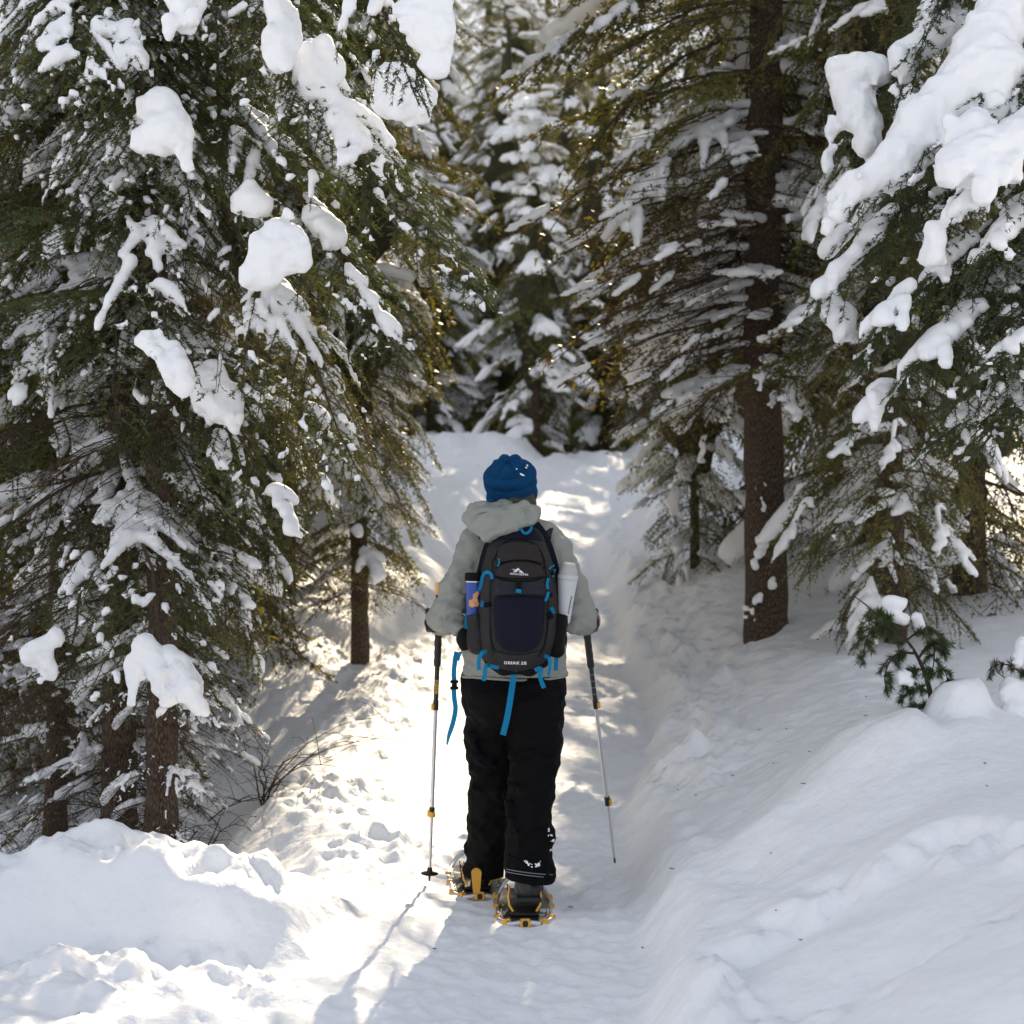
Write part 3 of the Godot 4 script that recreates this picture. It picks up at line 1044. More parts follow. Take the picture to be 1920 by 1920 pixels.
func hero_boughs_left(t: Node3D) -> void:
	var root := func(y: float) -> Vector3: return Vector3(-1.86, y, -8.45)
	var base := {"spread": 0.30, "most": 0.5, "dens": 255.0, "needle_w": 0.0058, "thick": 0.017, "cell": 0.018, "bare": 0.2, "hang": 0.42, "loads": [0.25], "tint": Color(0.055, 0.085, 0.034), "tint2": Color(0.120, 0.145, 0.050)}
	own_bough(t, root.call(4.35), at(925, 585, 6.95), 0.10, 601, base.merged({"fat": 1.1, "spread": 0.26}, true))
	own_bough(t, root.call(3.9), at(760, 690, 7.1), 0.16, 602, base)
	own_bough(t, root.call(3.35), at(690, 925, 7.15), 0.30, 603, base.merged({"tint": Color(0.085, 0.095, 0.026), "tint2": Color(0.18, 0.165, 0.045), "hang": 0.8, "bare": 0.42, "fat": 0.9}, true))
	own_bough(t, root.call(2.55), at(560, 1010, 7.4), 0.08, 604, base.merged({"fat": 1.1}, true))
	own_bough(t, root.call(5.0), at(705, 340, 6.9), 0.10, 605, base.merged({"loads": [0.35], "fat": 1.2}, true))
	own_bough(t, root.call(4.1), at(360, 400, 7.2), 0.12, 606, base.merged({"spread": 0.4}, true))
	own_bough(t, root.call(4.9), at(270, 300, 7.3), 0.10, 607, base)
	own_bough(t, root.call(3.6), at(330, 700, 7.2), 0.15, 608, base.merged({"loads": [0.3]}, true))
	own_bough(t, root.call(1.75), at(330, 1330, 7.3), 0.10, 609, base.merged({"spread": 0.45, "most": 0.4, "loads": [0.3]}, true))
	own_bough(t, root.call(1.65), at(120, 1290, 7.6), 0.10, 610, base.merged({"spread": 0.4, "loads": [0.25]}, true))
	own_bough(t, root.call(4.7), at(110, 200, 6.9), 0.10, 611, base.merged({"spread": 0.4}, true))
	own_bough(t, root.call(5.9), at(785, 195, 6.15), 0.42, 612, base.merged({"spread": 0.16, "most": 0.22, "dens": 480.0, "tint": Color(0.03, 0.055, 0.022), "tint2": Color(0.06, 0.085, 0.03), "needle": 0.02, "loads": [0.1], "hang": 0.9}, true))
	# the caps the photograph shows singly
	snow_mass(t, 1, [[at(300, 205, 7.15), at(315, 245, 7.12), 0.075, 0.085], [at(265, 262, 7.1), at(300, 255, 7.1), 0.04, 0.06], [at(345, 290, 7.1), at(350, 315, 7.1), 0.035, 0.045], [at(320, 250, 7.1), at(345, 270, 7.1), 0.05, 0.04]])
	snow_mass(t, 2, [[at(195, 50, 7.2), at(235, 60, 7.2), 0.045, 0.07], [at(240, 60, 7.2), at(262, 120, 7.15), 0.07, 0.05], [at(228, 90, 7.15), at(225, 120, 7.15), 0.055, 0.045]])
	snow_mass(t, 3, [[at(520, 10, 6.9), at(530, 60, 6.9), 0.085, 0.08], [at(525, 70, 6.88), at(520, 105, 6.88), 0.075, 0.05], [at(550, 30, 6.9), at(535, 110, 6.88), 0.04, 0.05]])
	snow_mass(t, 4, [[at(330, -10, 7.0), at(345, 30, 7.0), 0.09, 0.07], [at(330, 40, 7.0), at(320, 55, 7.0), 0.05, 0.03]])
	snow_mass(t, 5, [[at(570, 110, 7.1), at(590, 160, 7.1), 0.055, 0.05], [at(605, 90, 7.15), at(625, 135, 7.15), 0.045, 0.055], [at(618, 180, 7.1), at(628, 215, 7.1), 0.035, 0.045]])
	snow_mass(t, 6, [[at(520, 420, 6.95), at(545, 440, 6.95), 0.05, 0.06], [at(500, 455, 6.93), at(515, 470, 6.93), 0.05, 0.05], [at(565, 450, 6.93), at(560, 480, 6.93), 0.04, 0.05], [at(490, 500, 6.93), at(475, 520, 6.93), 0.04, 0.035], [at(535, 390, 6.97), at(545, 400, 6.97), 0.04, 0.04]], 0.03)
	snow_mass(t, 7, [[at(300, 625, 7.2), at(330, 690, 7.15), 0.05, 0.06], [at(330, 640, 7.2), at(350, 720, 7.15), 0.04, 0.045], [at(270, 640, 7.2), at(300, 660, 7.2), 0.03, 0.045]])
	snow_mass(t, 8, [[at(390, 720, 7.6), at(410, 770, 7.6), 0.08, 0.07], [at(430, 750, 7.6), at(440, 810, 7.55), 0.06, 0.035], [at(400, 690, 7.6), at(380, 720, 7.6), 0.05, 0.05]])
	snow_mass(t, 9, [[at(275, 1215, 7.3), at(300, 1265, 7.25), 0.06, 0.06], [at(320, 1230, 7.3), at(350, 1290, 7.25), 0.05, 0.065], [at(345, 1270, 7.3), at(370, 1325, 7.25), 0.05, 0.05], [at(252, 1250, 7.3), at(245, 1320, 7.25), 0.04, 0.035], [at(290, 1290, 7.25), at(315, 1310, 7.25), 0.05, 0.05]])
	snow_mass(t, 10, [[at(60, 1215, 7.6), at(110, 1195, 7.6), 0.035, 0.035], [at(85, 1230, 7.6), at(95, 1270, 7.6), 0.05, 0.035], [at(45, 1225, 7.6), at(50, 1235, 7.6), 0.03, 0.03]])
	snow_mass(t, 11, [[at(790, -30, 6.2), at(800, 60, 6.2), 0.085, 0.075], [at(820, 90, 6.2), at(822, 130, 6.2), 0.05, 0.045], [at(765, 20, 6.2), at(775, 40, 6.2), 0.07, 0.05]])
	snow_mass(t, 12, [[at(735, 150, 6.9), at(770, 195, 6.9), 0.07, 0.09], [at(790, 180, 6.9), at(800, 225, 6.9), 0.07, 0.05], [at(720, 160, 6.9), at(725, 180, 6.9), 0.05, 0.05]])
	snow_mass(t, 13, [[at(470, 345, 7.3), at(475, 365, 7.3), 0.035, 0.05], [at(450, 375, 7.3), at(490, 380, 7.3), 0.035, 0.035]])
	snow_mass(t, 14, [[at(590, 400, 7.4), at(625, 445, 7.35), 0.04, 0.045]])


func hero_boughs_right(t: Node3D) -> void:
	var root := func(y: float) -> Vector3: return Vector3(2.72, y, -7.15)
	var base := {"spread": 0.34, "most": 0.5, "dens": 270.0, "thick": 0.018, "cell": 0.018, "bare": 0.05, "hang": 0.55, "needle": 0.020, "needle_w": 0.0060, "loads": [0.3], "tint": Color(0.045, 0.078, 0.034), "tint2": Color(0.095, 0.125, 0.046)}
	own_bough(t, root.call(4.0), at(1565, 400, 6.55), 0.05, 701, base)
	own_bough(t, root.call(3.3), at(1530, 560, 6.7), 0.16, 702, base.merged({"spread": 0.40}, true))
	own_bough(t, root.call(3.0), at(1640, 620, 6.4), 0.10, 703, base.merged({"hang": 0.75}, true))
	own_bough(t, root.call(2.75), at(1605, 800, 6.6), 0.16, 704, base.merged({"loads": [0.45]}, true))
	own_bough(t, root.call(2.5), at(1760, 790, 6.3), 0.10, 705, base)
	own_bough(t, root.call(2.2), at(1790, 880, 6.9), 0.10, 706, base)
	own_bough(t, root.call(4.7), at(1560, 300, 7.3), 0.12, 707, base)
	own_bough(t, root.call(5.1), at(1670, 150, 7.2), 0.10, 708, base)
	own_bough(t, root.call(3.75), at(1800, 400, 6.2), 0.06, 709, base.merged({"hang": 0.7}, true))
	own_bough(t, root.call(3.4), at(1850, 480, 6.15), 0.05, 710, base.merged({"hang": 0.75}, true))
	own_bough(t, root.call(3.55), at(1545, 480, 7.6), 0.15, 711, base)
	own_bough(t, root.call(2.9), at(1590, 690, 6.9), 0.14, 712, base.merged({"spread": 0.42}, true))
	own_bough(t, root.call(2.6), at(1690, 700, 6.35), 0.12, 713, base.merged({"spread": 0.40, "hang": 0.7}, true))
	own_bough(t, root.call(2.35), at(1840, 700, 6.1), 0.08, 714, base.merged({"hang": 0.7}, true))
	own_bough(t, root.call(2.1), at(1720, 850, 6.75), 0.12, 715, base.merged({"spread": 0.42}, true))
	snow_mass(t, 21, [[at(1900, 20, 6.75), at(1830, 130, 6.65), 0.15, 0.14], [at(1850, 120, 6.65), at(1740, 240, 6.6), 0.14, 0.13], [at(1740, 250, 6.6), at(1680, 300, 6.55), 0.13, 0.11], [at(1690, 310, 6.55), at(1610, 350, 6.55), 0.11, 0.09], [at(1610, 350, 6.55), at(1578, 400, 6.52), 0.085, 0.045], [at(1720, 330, 6.5), at(1745, 360, 6.5), 0.035, 0.03], [at(1692, 330, 6.5), at(1692, 370, 6.5), 0.035, 0.02], [at(1880, 120, 6.6), at(1850, 210, 6.55), 0.12, 0.08], [at(1790, 260, 6.5), at(1760, 300, 6.5), 0.09, 0.05]], 0.045)
	snow_mass(t, 22, [[at(1830, 230, 6.3), at(1800, 250, 6.3), 0.09, 0.07], [at(1920, 260, 6.2), at(1850, 280, 6.2), 0.11, 0.10], [at(1830, 290, 6.18), at(1800, 310, 6.15), 0.08, 0.06], [at(1850, 330, 6.12), at(1845, 365, 6.12), 0.035, 0.03], [at(1900, 310, 6.15), at(1905, 330, 6.15), 0.07, 0.05]], 0.04)
	snow_mass(t, 23, [[at(1590, 130, 7.2), at(1640, 130, 7.2), 0.075, 0.06], [at(1590, 160, 7.2), at(1590, 220, 7.15), 0.085, 0.075], [at(1620, 200, 7.15), at(1625, 270, 7.1), 0.07, 0.05], [at(1565, 240, 7.2), at(1548, 320, 7.15), 0.035, 0.022]], 0.045)
	snow_mass(t, 24, [[at(1690, 100, 7.1), at(1770, 50, 7.1), 0.055, 0.08], [at(1790, 40, 7.1), at(1810, 30, 7.1), 0.07, 0.05], [at(1695, 120, 7.08), at(1700, 135, 7.08), 0.04, 0.03]], 0.045)
	snow_mass(t, 25, [[at(1640, 745, 6.55), at(1642, 780, 6.5), 0.052, 0.05], [at(1630, 790, 6.5), at(1620, 815, 6.5), 0.03, 0.018]], 0.03)
	snow_mass(t, 26, [[at(1560, 540, 7.0), at(1570, 600, 6.95), 0.05, 0.05], [at(1590, 590, 6.95), at(1590, 630, 6.95), 0.04, 0.02], [at(1575, 500, 7.0), at(1565, 530, 7.0), 0.035, 0.045]], 0.035)
	snow_mass(t, 27, [[at(1750, 430, 6.3), at(1755, 480, 6.3), 0.035, 0.035], [at(1790, 400, 6.3), at(1800, 395, 6.3), 0.04, 0.03]], 0.03)


func tuft_needles(nv: PackedVector3Array, nc: PackedColorArray, a: Vector3, b: Vector3, count: int, ln: float, w: float, hue: Color, g: RandomNumberGenerator) -> void:
	var dir := (b - a).normalized()
	var sx := side_of(dir)
	var sy := sx.cross(dir)
	for i in count:
		var p := a.lerp(b, g.randf())
		var roll := g.randf() * TAU
		var out := sx * cos(roll) + sy * sin(roll)
		var nd := (out * 0.75 + dir * g.randf_range(0.3, 0.9) + Vector3.DOWN * 0.12).normalized()
		var across := dir.cross(out).normalized() * w * 0.5
		var l := ln * g.randf_range(0.75, 1.15)
		nv.append(p - across); nv.append(p + across + nd * l * 0.3); nv.append(p + nd * l)
		nc.append(hue); nc.append(hue); nc.append(hue * 1.2)


# a small bent fir that sticks out of the snow: stems are lists of points, needled from a share of their length on
func little_fir(called: String, label: String, category: String, stems: Array, caps: Array, seed_: int, hue: Color) -> void:
	var g := RandomNumberGenerator.new()
	g.seed = seed_
	var where: Vector3 = stems[0][0][0]
	var t := thing(called, label, category, where)
	for s in stems:
		var pts: PackedVector3Array = PackedVector3Array(s[0])
		var c := Curve3D.new()
		c.bake_interval = 0.01
		for i in pts.size():
			var tan := (pts[mini(i + 1, pts.size() - 1)] - pts[maxi(i - 1, 0)]) * 0.22
			c.add_point(pts[i] - where, -tan, tan)
		var L := c.get_baked_length()
		var fine := PackedVector3Array()
		var rad := PackedFloat32Array()
		for i in 13:
			fine.append(c.sample_baked(L * i / 12.0))
			rad.append(lerpf(s[1], 0.0018, i / 12.0))
		var b := Bars.new()
		b.tube(fine, rad, 7)
		var nv := PackedVector3Array()
		var nc := PackedColorArray()
		var from: float = s[2]
		if from < 1.0:
			var u := from
			var f := 1.0
			tuft_needles(nv, nc, fine[11], fine[12], 60, 0.03, 0.003, hue, g)
			while u < 0.99:
				var p := c.sample_baked(L * u)
				var dir := (c.sample_baked(minf(L, L * u + 0.02)) - p).normalized()
				var len: float = s[3] * (1.15 - u * 0.7) * g.randf_range(0.7, 1.2)
				var e := p + (dir * 0.55 + (side_of(dir) * f * g.randf_range(0.4, 1.0) + Vector3(g.randf_range(-0.4, 0.4), -0.25, g.randf_range(-0.2, 0.8)))).normalized() * len
				f = -f
				var m := p.lerp(e, 0.55) + Vector3(0, 0.012, 0)
				b.tube(PackedVector3Array([p, m, e]), PackedFloat32Array([0.0022, 0.0018, 0.0012]), 4, false)
				tuft_needles(nv, nc, p, m, int(len * 1300), 0.031, 0.0029, hue, g)
				tuft_needles(nv, nc, m, e + (e - m) * 0.1, int(len * 1300), 0.032, 0.0029, hue * 1.1, g)
				u += 0.028 / L
		var mesh := b.mesh()
		mesh.surface_set_material(0, M.twig)
		if nv.size():
			arrays_mesh(nv, PackedVector3Array(), PackedInt32Array(), nc, PackedVector2Array(), mesh)
			mesh.surface_set_material(1, M.needle)
		part("stem" if from >= 1.0 else "bough", mesh, null, t)
	for c in caps:
		snow_mass(t, 3, c, 0.03, 0.009, "snow_cap")


func build_small_plants() -> void:
	var d := 6.4
	little_fir("fir_sapling", "small bent fir sapling with long needles and snow caps on the right bank", "sapling", [
		[[at(1750, 1345, d), at(1742, 1290, d), at(1722, 1235, d), at(1690, 1190, d), at(1650, 1160, d)], 0.012, 1.0],
		[[at(1722, 1235, d), at(1748, 1200, d), at(1752, 1225, d - 0.05), at(1748, 1262, d - 0.08)], 0.005, 0.2, 0.075],
		[[at(1690, 1190, d), at(1640, 1180, d - 0.05), at(1622, 1210, d - 0.1), at(1618, 1245, d - 0.1)], 0.005, 0.2, 0.07],
		[[at(1715, 1225, d), at(1680, 1228, d - 0.06), at(1660, 1262, d - 0.1), at(1662, 1295, d - 0.1)], 0.005, 0.2, 0.07],
		[[at(1730, 1255, d), at(1705, 1262, d - 0.06), at(1700, 1290, d - 0.08)], 0.004, 0.2, 0.06],
		[[at(1650, 1160, d), at(1628, 1138, d), at(1602, 1118, d)], 0.004, 1.0],
		[[at(1650, 1160, d), at(1668, 1185, d - 0.04), at(1690, 1205, d - 0.06)], 0.004, 0.1, 0.06],
		[[at(1690, 1190, d), at(1655, 1152, d - 0.05), at(1630, 1158, d - 0.09), at(1612, 1185, d - 0.1)], 0.004, 0.2, 0.06],
		[[at(1700, 1200, d), at(1735, 1180, d - 0.04), at(1762, 1196, d - 0.06), at(1768, 1226, d - 0.07)], 0.004, 0.2, 0.06],
		[[at(1744, 1300, d), at(1715, 1292, d - 0.05), at(1690, 1315, d - 0.08)], 0.004, 0.15, 0.055],
		[[at(1738, 1278, d), at(1765, 1255, d - 0.03), at(1778, 1275, d - 0.06)], 0.004, 0.15, 0.055],
		[[at(1748, 1335, d), at(1720, 1322, d - 0.03), at(1696, 1346, d - 0.05)], 0.006, 0.1, 0.045],
	], [
		[[at(1668, 1130, d), at(1692, 1132, d), 0.060, 0.060], [at(1672, 1155, d), at(1694, 1162, d), 0.055, 0.055]],
		[[at(1722, 1158, d + 0.03), at(1732, 1195, d + 0.03), 0.046, 0.038]],
		[[at(1705, 1200, d - 0.06), at(1708, 1218, d - 0.06), 0.042, 0.036]],
		[[at(1650, 1180, d - 0.05), at(1652, 1195, d - 0.05), 0.028, 0.03]],
		[[at(1682, 1268, d - 0.08), at(1702, 1270, d - 0.08), 0.032, 0.03]],
	], 801, Color(0.070, 0.100, 0.045))
	little_fir("fir_seedling", "small snow capped fir tip poking out of the bank at the right edge", "sapling", [
		[[at(1960, 1400, d), at(1935, 1300, d), at(1900, 1250, d), at(1860, 1250, d), at(1856, 1270, d)], 0.006, 0.55, 0.05],
		[[at(1945, 1390, d), at(1900, 1345, d), at(1895, 1365, d), at(1905, 1390, d)], 0.005, 0.15, 0.07],
		[[at(1940, 1320, d), at(1900, 1285, d), at(1868, 1258, d)], 0.004, 1.0],
	], [
		[[at(1915, 1205, d), at(1910, 1240, d), 0.055, 0.06], [at(1900, 1290, d), at(1925, 1310, d), 0.06, 0.07], [at(1895, 1340, d), at(1915, 1350, d), 0.04, 0.05]],
	], 802, Color(0.06, 0.062, 0.025))
	# bare shrubs in the hollow on the left
	var g := RandomNumberGenerator.new()
	g.seed = 91
	for i in 4:
		var p: Vector3 = on_snow([-1.45, -1.7, -1.25, -2.3][i], [8.3, 9.0, 8.9, 8.6][i])
		var t := thing("bare_shrub", ["bare brown shrub arching out of the snow just left of the trail rim", "taller bare shrub in the shaded hollow beside the dark spruce trunks", "sparse bare twigs in the hollow close to the sunlit rim", "bare shrub under the leftmost spruce"][i], "shrub", p, "bare shrubs in the hollow")
		for k in 7:
			var b := Bars.new()
			var yaw := g.randf() * TAU
			var out := Vector3(cos(yaw), 0, sin(yaw))
			var L := g.randf_range(0.5, 1.0)
			var pts := PackedVector3Array()
			var rad := PackedFloat32Array()
			for j in 9:
				var u := j / 8.0
				pts.append(out * L * u * (0.35 + 0.5 * u) + Vector3(g.randf_range(-0.015, 0.015), L * (0.95 * u - 0.5 * u * u) - 0.05, g.randf_range(-0.015, 0.015)))
				rad.append(lerpf(0.0048, 0.0014, u))
			b.tube(pts, rad, 5, false)
			for j in 8:
				var q := pts[g.randi_range(2, 8)]
				var e := q + Vector3(g.randf_range(-1, 1), g.randf_range(-0.2, 0.7), g.randf_range(-1, 1)).normalized() * g.randf_range(0.1, 0.3)
				b.tube(PackedVector3Array([q, q.lerp(e, 0.5) + Vector3(0, 0.02, 0), e]), PackedFloat32Array([0.002, 0.0015, 0.001]), 4, false)
			part("twig", b.mesh(), M.twig, t)
	# needles and bits of bark fallen on the snow
	var b := Bars.new()
	for i in 45:
		var x := g.randf_range(-1.6, 1.9)
		var dd := g.randf_range(4.6, 9.0)
		var p := on_snow(x, dd) + Vector3(0, 0.003, 0)
		var yaw := g.randf() * TAU
		var l := g.randf_range(0.004, 0.014)
		b.tube(PackedVector3Array([p, p + Vector3(cos(yaw), 0.15, sin(yaw)) * l, p + Vector3(cos(yaw + 0.5), 0.1, sin(yaw + 0.5)) * l * 1.8]), PackedFloat32Array([0.0012, 0.0018, 0.0008]), 4, false)
	var litter := part("needle_litter", b.mesh(), M.twig, self)
	tag(litter, "dark specks of fallen needles and bark strewn over the snow", "needle litter", "", "stuff")


# ------------------------------------------------------------------ the walker
func below(f: Field, y: float) -> void:      # cuts off what lies under a height
	for i in f.d.size():
		var yy := f.o.y + float((i / f.nx) % f.ny) * f.h
		f.d[i] = maxf(f.d[i], y - yy)


func poly_prism(pts: PackedVector2Array, depth: float, bend: Callable) -> ArrayMesh:
	# a flat shape with thickness; bend turns (x, y, z) into place
	var tri := Geometry2D.triangulate_polygon(pts)
	var v := PackedVector3Array()
	var n := PackedVector3Array()
	var ix := PackedInt32Array()
	for p in pts:
		v.append(bend.call(Vector3(p.x, p.y, depth))); n.append(Vector3.BACK)
	for i in range(0, tri.size(), 3):
		var a := v[tri[i]]; var b := v[tri[i + 1]]; var c := v[tri[i + 2]]
		var flip := (b - a).cross(c - a).z > 0.0
		ix.append(tri[i]); ix.append(tri[i + 2] if flip else tri[i + 1]); ix.append(tri[i + 1] if flip else tri[i + 2])
	for i in pts.size():
		var j := (i + 1) % pts.size()
		var base := v.size()
		for q in [[i, depth], [j, depth], [j, 0.0], [i, 0.0]]:
			v.append(bend.call(Vector3(pts[q[0]].x, pts[q[0]].y, q[1])))
			n.append((pts[j] - pts[i]).normalized().rotated(-PI / 2).x * Vector3.RIGHT + (pts[j] - pts[i]).normalized().rotated(-PI / 2).y * Vector3.UP)
		for k in [0, 1, 2, 0, 2, 3]: ix.append(base + k)
	return arrays_mesh(v, n, ix)


func words(text: String, size: float, bold := true) -> TextMesh:
	var t := TextMesh.new()
	var f := SystemFont.new()
	f.font_names = PackedStringArray(["Droid Sans"])
	if bold: f.font_weight = 700
	t.font = f
	t.text = text
	t.font_size = 32
	t.pixel_size = size / 32.0
	t.depth = 0.0016
	t.curve_step = 2.0
	return t


func cap_px(f: Field, a: Array, b: Array, k: float, sq := Vector3.ONE) -> void:   # [px, py, d, r]
	f.cap(at(a[0], a[1], a[2]), at(b[0], b[1], b[2]), a[3], b[3], k, sq)


func build_person() -> void:
	var base := Vector3(0.0, 0.0, -6.8)
	var p := thing("person", "person in grey jacket, black trousers and blue knit hat walking away up the trail", "person", base)
	var back := Transform3D(Basis(), -base)
	# the body: one surface, mostly under the clothes
	var f := Field.new(Vector3(-0.36, 0.03, -7.16), Vector3(0.36, 1.5, -6.42), 0.013)
	var fl := Vector3(1, 1, 1.35)
	cap_px(f, [965, 1260, 6.75, 0.15], [962, 1120, 6.75, 0.13], 0.05, fl)
	cap_px(f, [962, 1120, 6.75, 0.135], [960, 1040, 6.75, 0.13], 0.05, fl)
	cap_px(f, [905, 1025, 6.74, 0.05], [1020, 1025, 6.74, 0.05], 0.05)
	cap_px(f, [962, 1010, 6.75, 0.055], [964, 940, 6.75, 0.052], 0.04)
	for s in [[890, 1032, 843, 1148, 822, 1164], [1036, 1032, 1082, 1148, 1097, 1164]]:
		cap_px(f, [s[0], s[1], 6.73, 0.05], [s[2], s[3], 6.70, 0.04], 0.04)
		cap_px(f, [s[2], s[3], 6.70, 0.04], [s[4], s[5], 6.97, 0.028], 0.03)
	for s in [[920, 6.77, 924, 6.82, 916, 7.0, 0.075], [1008, 6.74, 995, 6.69, 994, 6.59, 0.075]]:
		cap_px(f, [s[0], 1290, s[1], 0.09], [s[2], 1470, s[3], 0.055], 0.05)
		cap_px(f, [s[2], 1470, s[3], 0.055], [s[4], 1640, s[5], 0.038], 0.04)
	var body := f.mesh()
	# the head has a grid of its own: skull, jaw, nose, lips, brow, ears; the face looks up the trail
	var hc := at(958, 902, 6.75)
	var h := Field.new(hc + Vector3(-0.12, -0.19, -0.15), hc + Vector3(0.12, 0.13, 0.12), 0.0048)
	h.cap(hc + Vector3(0, 0.000, 0.008), hc + Vector3(0, -0.004, -0.022), 0.072, 0.070, 0.02, Vector3(1.04, 1, 1))
	h.cap(hc + Vector3(0, -0.05, -0.045), hc + Vector3(0, -0.092, -0.062), 0.054, 0.026, 0.03)
	h.cap(hc + Vector3(-0.045, -0.055, -0.02), hc + Vector3(0, -0.09, -0.055), 0.02, 0.02, 0.02)
	h.cap(hc + Vector3(0.045, -0.055, -0.02), hc + Vector3(0, -0.09, -0.055), 0.02, 0.02, 0.02)
	h.cap(hc + Vector3(0, -0.012, -0.094), hc + Vector3(0, -0.04, -0.108), 0.007, 0.011, 0.012)
	h.cap(hc + Vector3(-0.03, 0.012, -0.084), hc + Vector3(0.03, 0.012, -0.084), 0.011, 0.011, 0.012)
	for sx in [-1.0, 1.0]:
		h.cap(hc + Vector3(sx * 0.03, -0.028, -0.078), hc + Vector3(sx * 0.048, -0.03, -0.058), 0.016, 0.014, 0.015)
		h.cap(hc + Vector3(sx * 0.028, -0.002, -0.086), hc + Vector3(sx * 0.036, -0.002, -0.083), 0.0085, 0.0085, 0.004)
		h.cap(hc + Vector3(sx * 0.076, -0.002, 0.005), hc + Vector3(sx * 0.073, -0.035, 0.0), 0.011, 0.008, 0.008)
	h.cap(hc + Vector3(-0.018, -0.063, -0.093), hc + Vector3(0.018, -0.063, -0.093), 0.007, 0.007, 0.006)
	h.cap(hc + Vector3(-0.014, -0.071, -0.091), hc + Vector3(0.014, -0.071, -0.091), 0.0075, 0.0075, 0.005)
	h.cap(hc + Vector3(0, -0.05, 0.01), hc + Vector3(0.006, -0.17, 0.015), 0.052, 0.052, 0.03)
	var bst := SurfaceTool.new()
	bst.append_from(body, 0, Transform3D())
	bst.append_from(h.mesh(), 0, Transform3D())
	part("body", bst.commit(), M.skin, p, back)
	# hair that shows under the hat
	var hair := Field.new(hc + Vector3(-0.12, -0.16, -0.12), hc + Vector3(0.12, 0.12, 0.13), 0.006)
	hair.cap(hc + Vector3(0, -0.02, 0.03), hc + Vector3(0, -0.075, 0.035), 0.078, 0.055, 0.02)
	hair.cap(hc + Vector3(0.07, -0.03, -0.01), hc + Vector3(0.074, -0.085, -0.005), 0.014, 0.008, 0.01)
	hair.cap(hc + Vector3(-0.07, -0.03, -0.01), hc + Vector3(-0.074, -0.085, -0.005), 0.014, 0.008, 0.01)
	part("hair", hair.mesh(), M.hair, p, back)
	# neck gaiter
	var g := Field.new(hc + Vector3(-0.13, -0.22, -0.13), hc + Vector3(0.14, 0.0, 0.13), 0.0065)
	g.cap(at(972, 944, 6.72), at(968, 985, 6.74), 0.066, 0.075, 0.02)
	g.cap(at(962, 940, 6.66), at(992, 946, 6.69), 0.020, 0.022, 0.012)
	g.rough(n_fine, 60.0, 0.006, Vector3(0.3, 1.2, 0.3))
	part("neck_gaiter", g.mesh(), M.gaiter, p, back)
	build_hat(p, back)
	# jacket
	var j := Field.new(Vector3(-0.40, 0.74, -7.12), Vector3(0.40, 1.50, -6.40), 0.009)
	cap_px(j, [965, 1285, 6.75, 0.202], [964, 1200, 6.75, 0.185], 0.05, Vector3(1, 1, 1.42))
	cap_px(j, [964, 1200, 6.75, 0.185], [961, 1050, 6.75, 0.165], 0.05, Vector3(1, 1, 1.32))
	cap_px(j, [900, 1022, 6.74, 0.066], [1030, 1022, 6.74, 0.066], 0.06)
	cap_px(j, [925, 1000, 6.74, 0.06], [1000, 1000, 6.74, 0.06], 0.06)
	cap_px(j, [890, 1034, 6.73, 0.071], [866, 1095, 6.71, 0.070], 0.035)
	cap_px(j, [866, 1095, 6.71, 0.070], [845, 1151, 6.70, 0.069], 0.03)
	cap_px(j, [843, 1152, 6.71, 0.069], [822, 1164, 6.97, 0.052], 0.02)
	cap_px(j, [1038, 1034, 6.73, 0.071], [1061, 1095, 6.71, 0.070], 0.035)
	cap_px(j, [1061, 1095, 6.71, 0.070], [1081, 1151, 6.70, 0.069], 0.03)
	cap_px(j, [1082, 1152, 6.71, 0.069], [1097, 1164, 6.97, 0.052], 0.02)
	# folds over the elbows and across the sleeves
	for q in [[835, 1166, 868, 1178], [824, 1172, 852, 1186], [838, 1135, 872, 1152], [845, 1110, 880, 1122]]:
		j.cap(at(q[0], q[1], 6.635), at(q[2], q[3], 6.635), 0.015, 0.010, 0.018)
		j.cap(at(1925 - q[0], q[1], 6.635), at(1925 - q[2], q[3], 6.635), 0.015, 0.010, 0.018)
	j.rough(n_fold, 1.0, 0.013, Vector3(70.0, 130.0, 70.0))
	j.rough(n_fold, 1.0, 0.006, Vector3(220.0, 320.0, 160.0))
	below(j, 1.55 - (1266.0 - 915.0) / 495.5)
	part("jacket", j.mesh(), M.jacket, p, back)
	var hem := Bars.new()
	var ring := PackedVector3Array()
	for i in 33:
		var a := TAU * i / 32.0
		ring.append(at(965, 1267, 6.75) + Vector3(cos(a) * 0.197, 0.003 * sin(a * 3.0 + 1.0), sin(a) * 0.137))
	hem.tube(ring, PackedFloat32Array(range(33).map(func(_i): return 0.0055)), 6, false)
	part("jacket_hem", hem.mesh(), M.jacket, p, back)
	# sleeve seams and cuffs
	for s in [-1.0, 1.0]:
		var c := Bars.new()
		var cx := 962.0
		var wr := at(cx + s * 137.0, 1164, 6.985)
		var el := at(cx + s * 120.0, 1151, 6.70)
		var ax := (wr - el).normalized()
		var sd := ax.cross(Vector3.UP).normalized()
		var up := sd.cross(ax)
		var pts := PackedVector3Array()
		for i in 25:
			var a := TAU * i / 24.0
			pts.append(wr + (sd * cos(a) + up * sin(a)) * 0.050)
		c.tube(pts, PackedFloat32Array(range(25).map(func(_i): return 0.008)), 6, false)
		part("cuff", c.mesh(), M.jacket, p, back)
	# hood lying on the shoulders
	var hd := Field.new(at(840, 1035, 6.80), at(1040, 915, 6.44) , 0.0065)
	cap_px(hd, [890, 968, 6.61, 0.041], [922, 982, 6.55, 0.052], 0.03)
	cap_px(hd, [922, 982, 6.55, 0.052], [980, 967, 6.57, 0.044], 0.03)
	cap_px(hd, [980, 967, 6.57, 0.044], [1000, 963, 6.62, 0.033], 0.025)
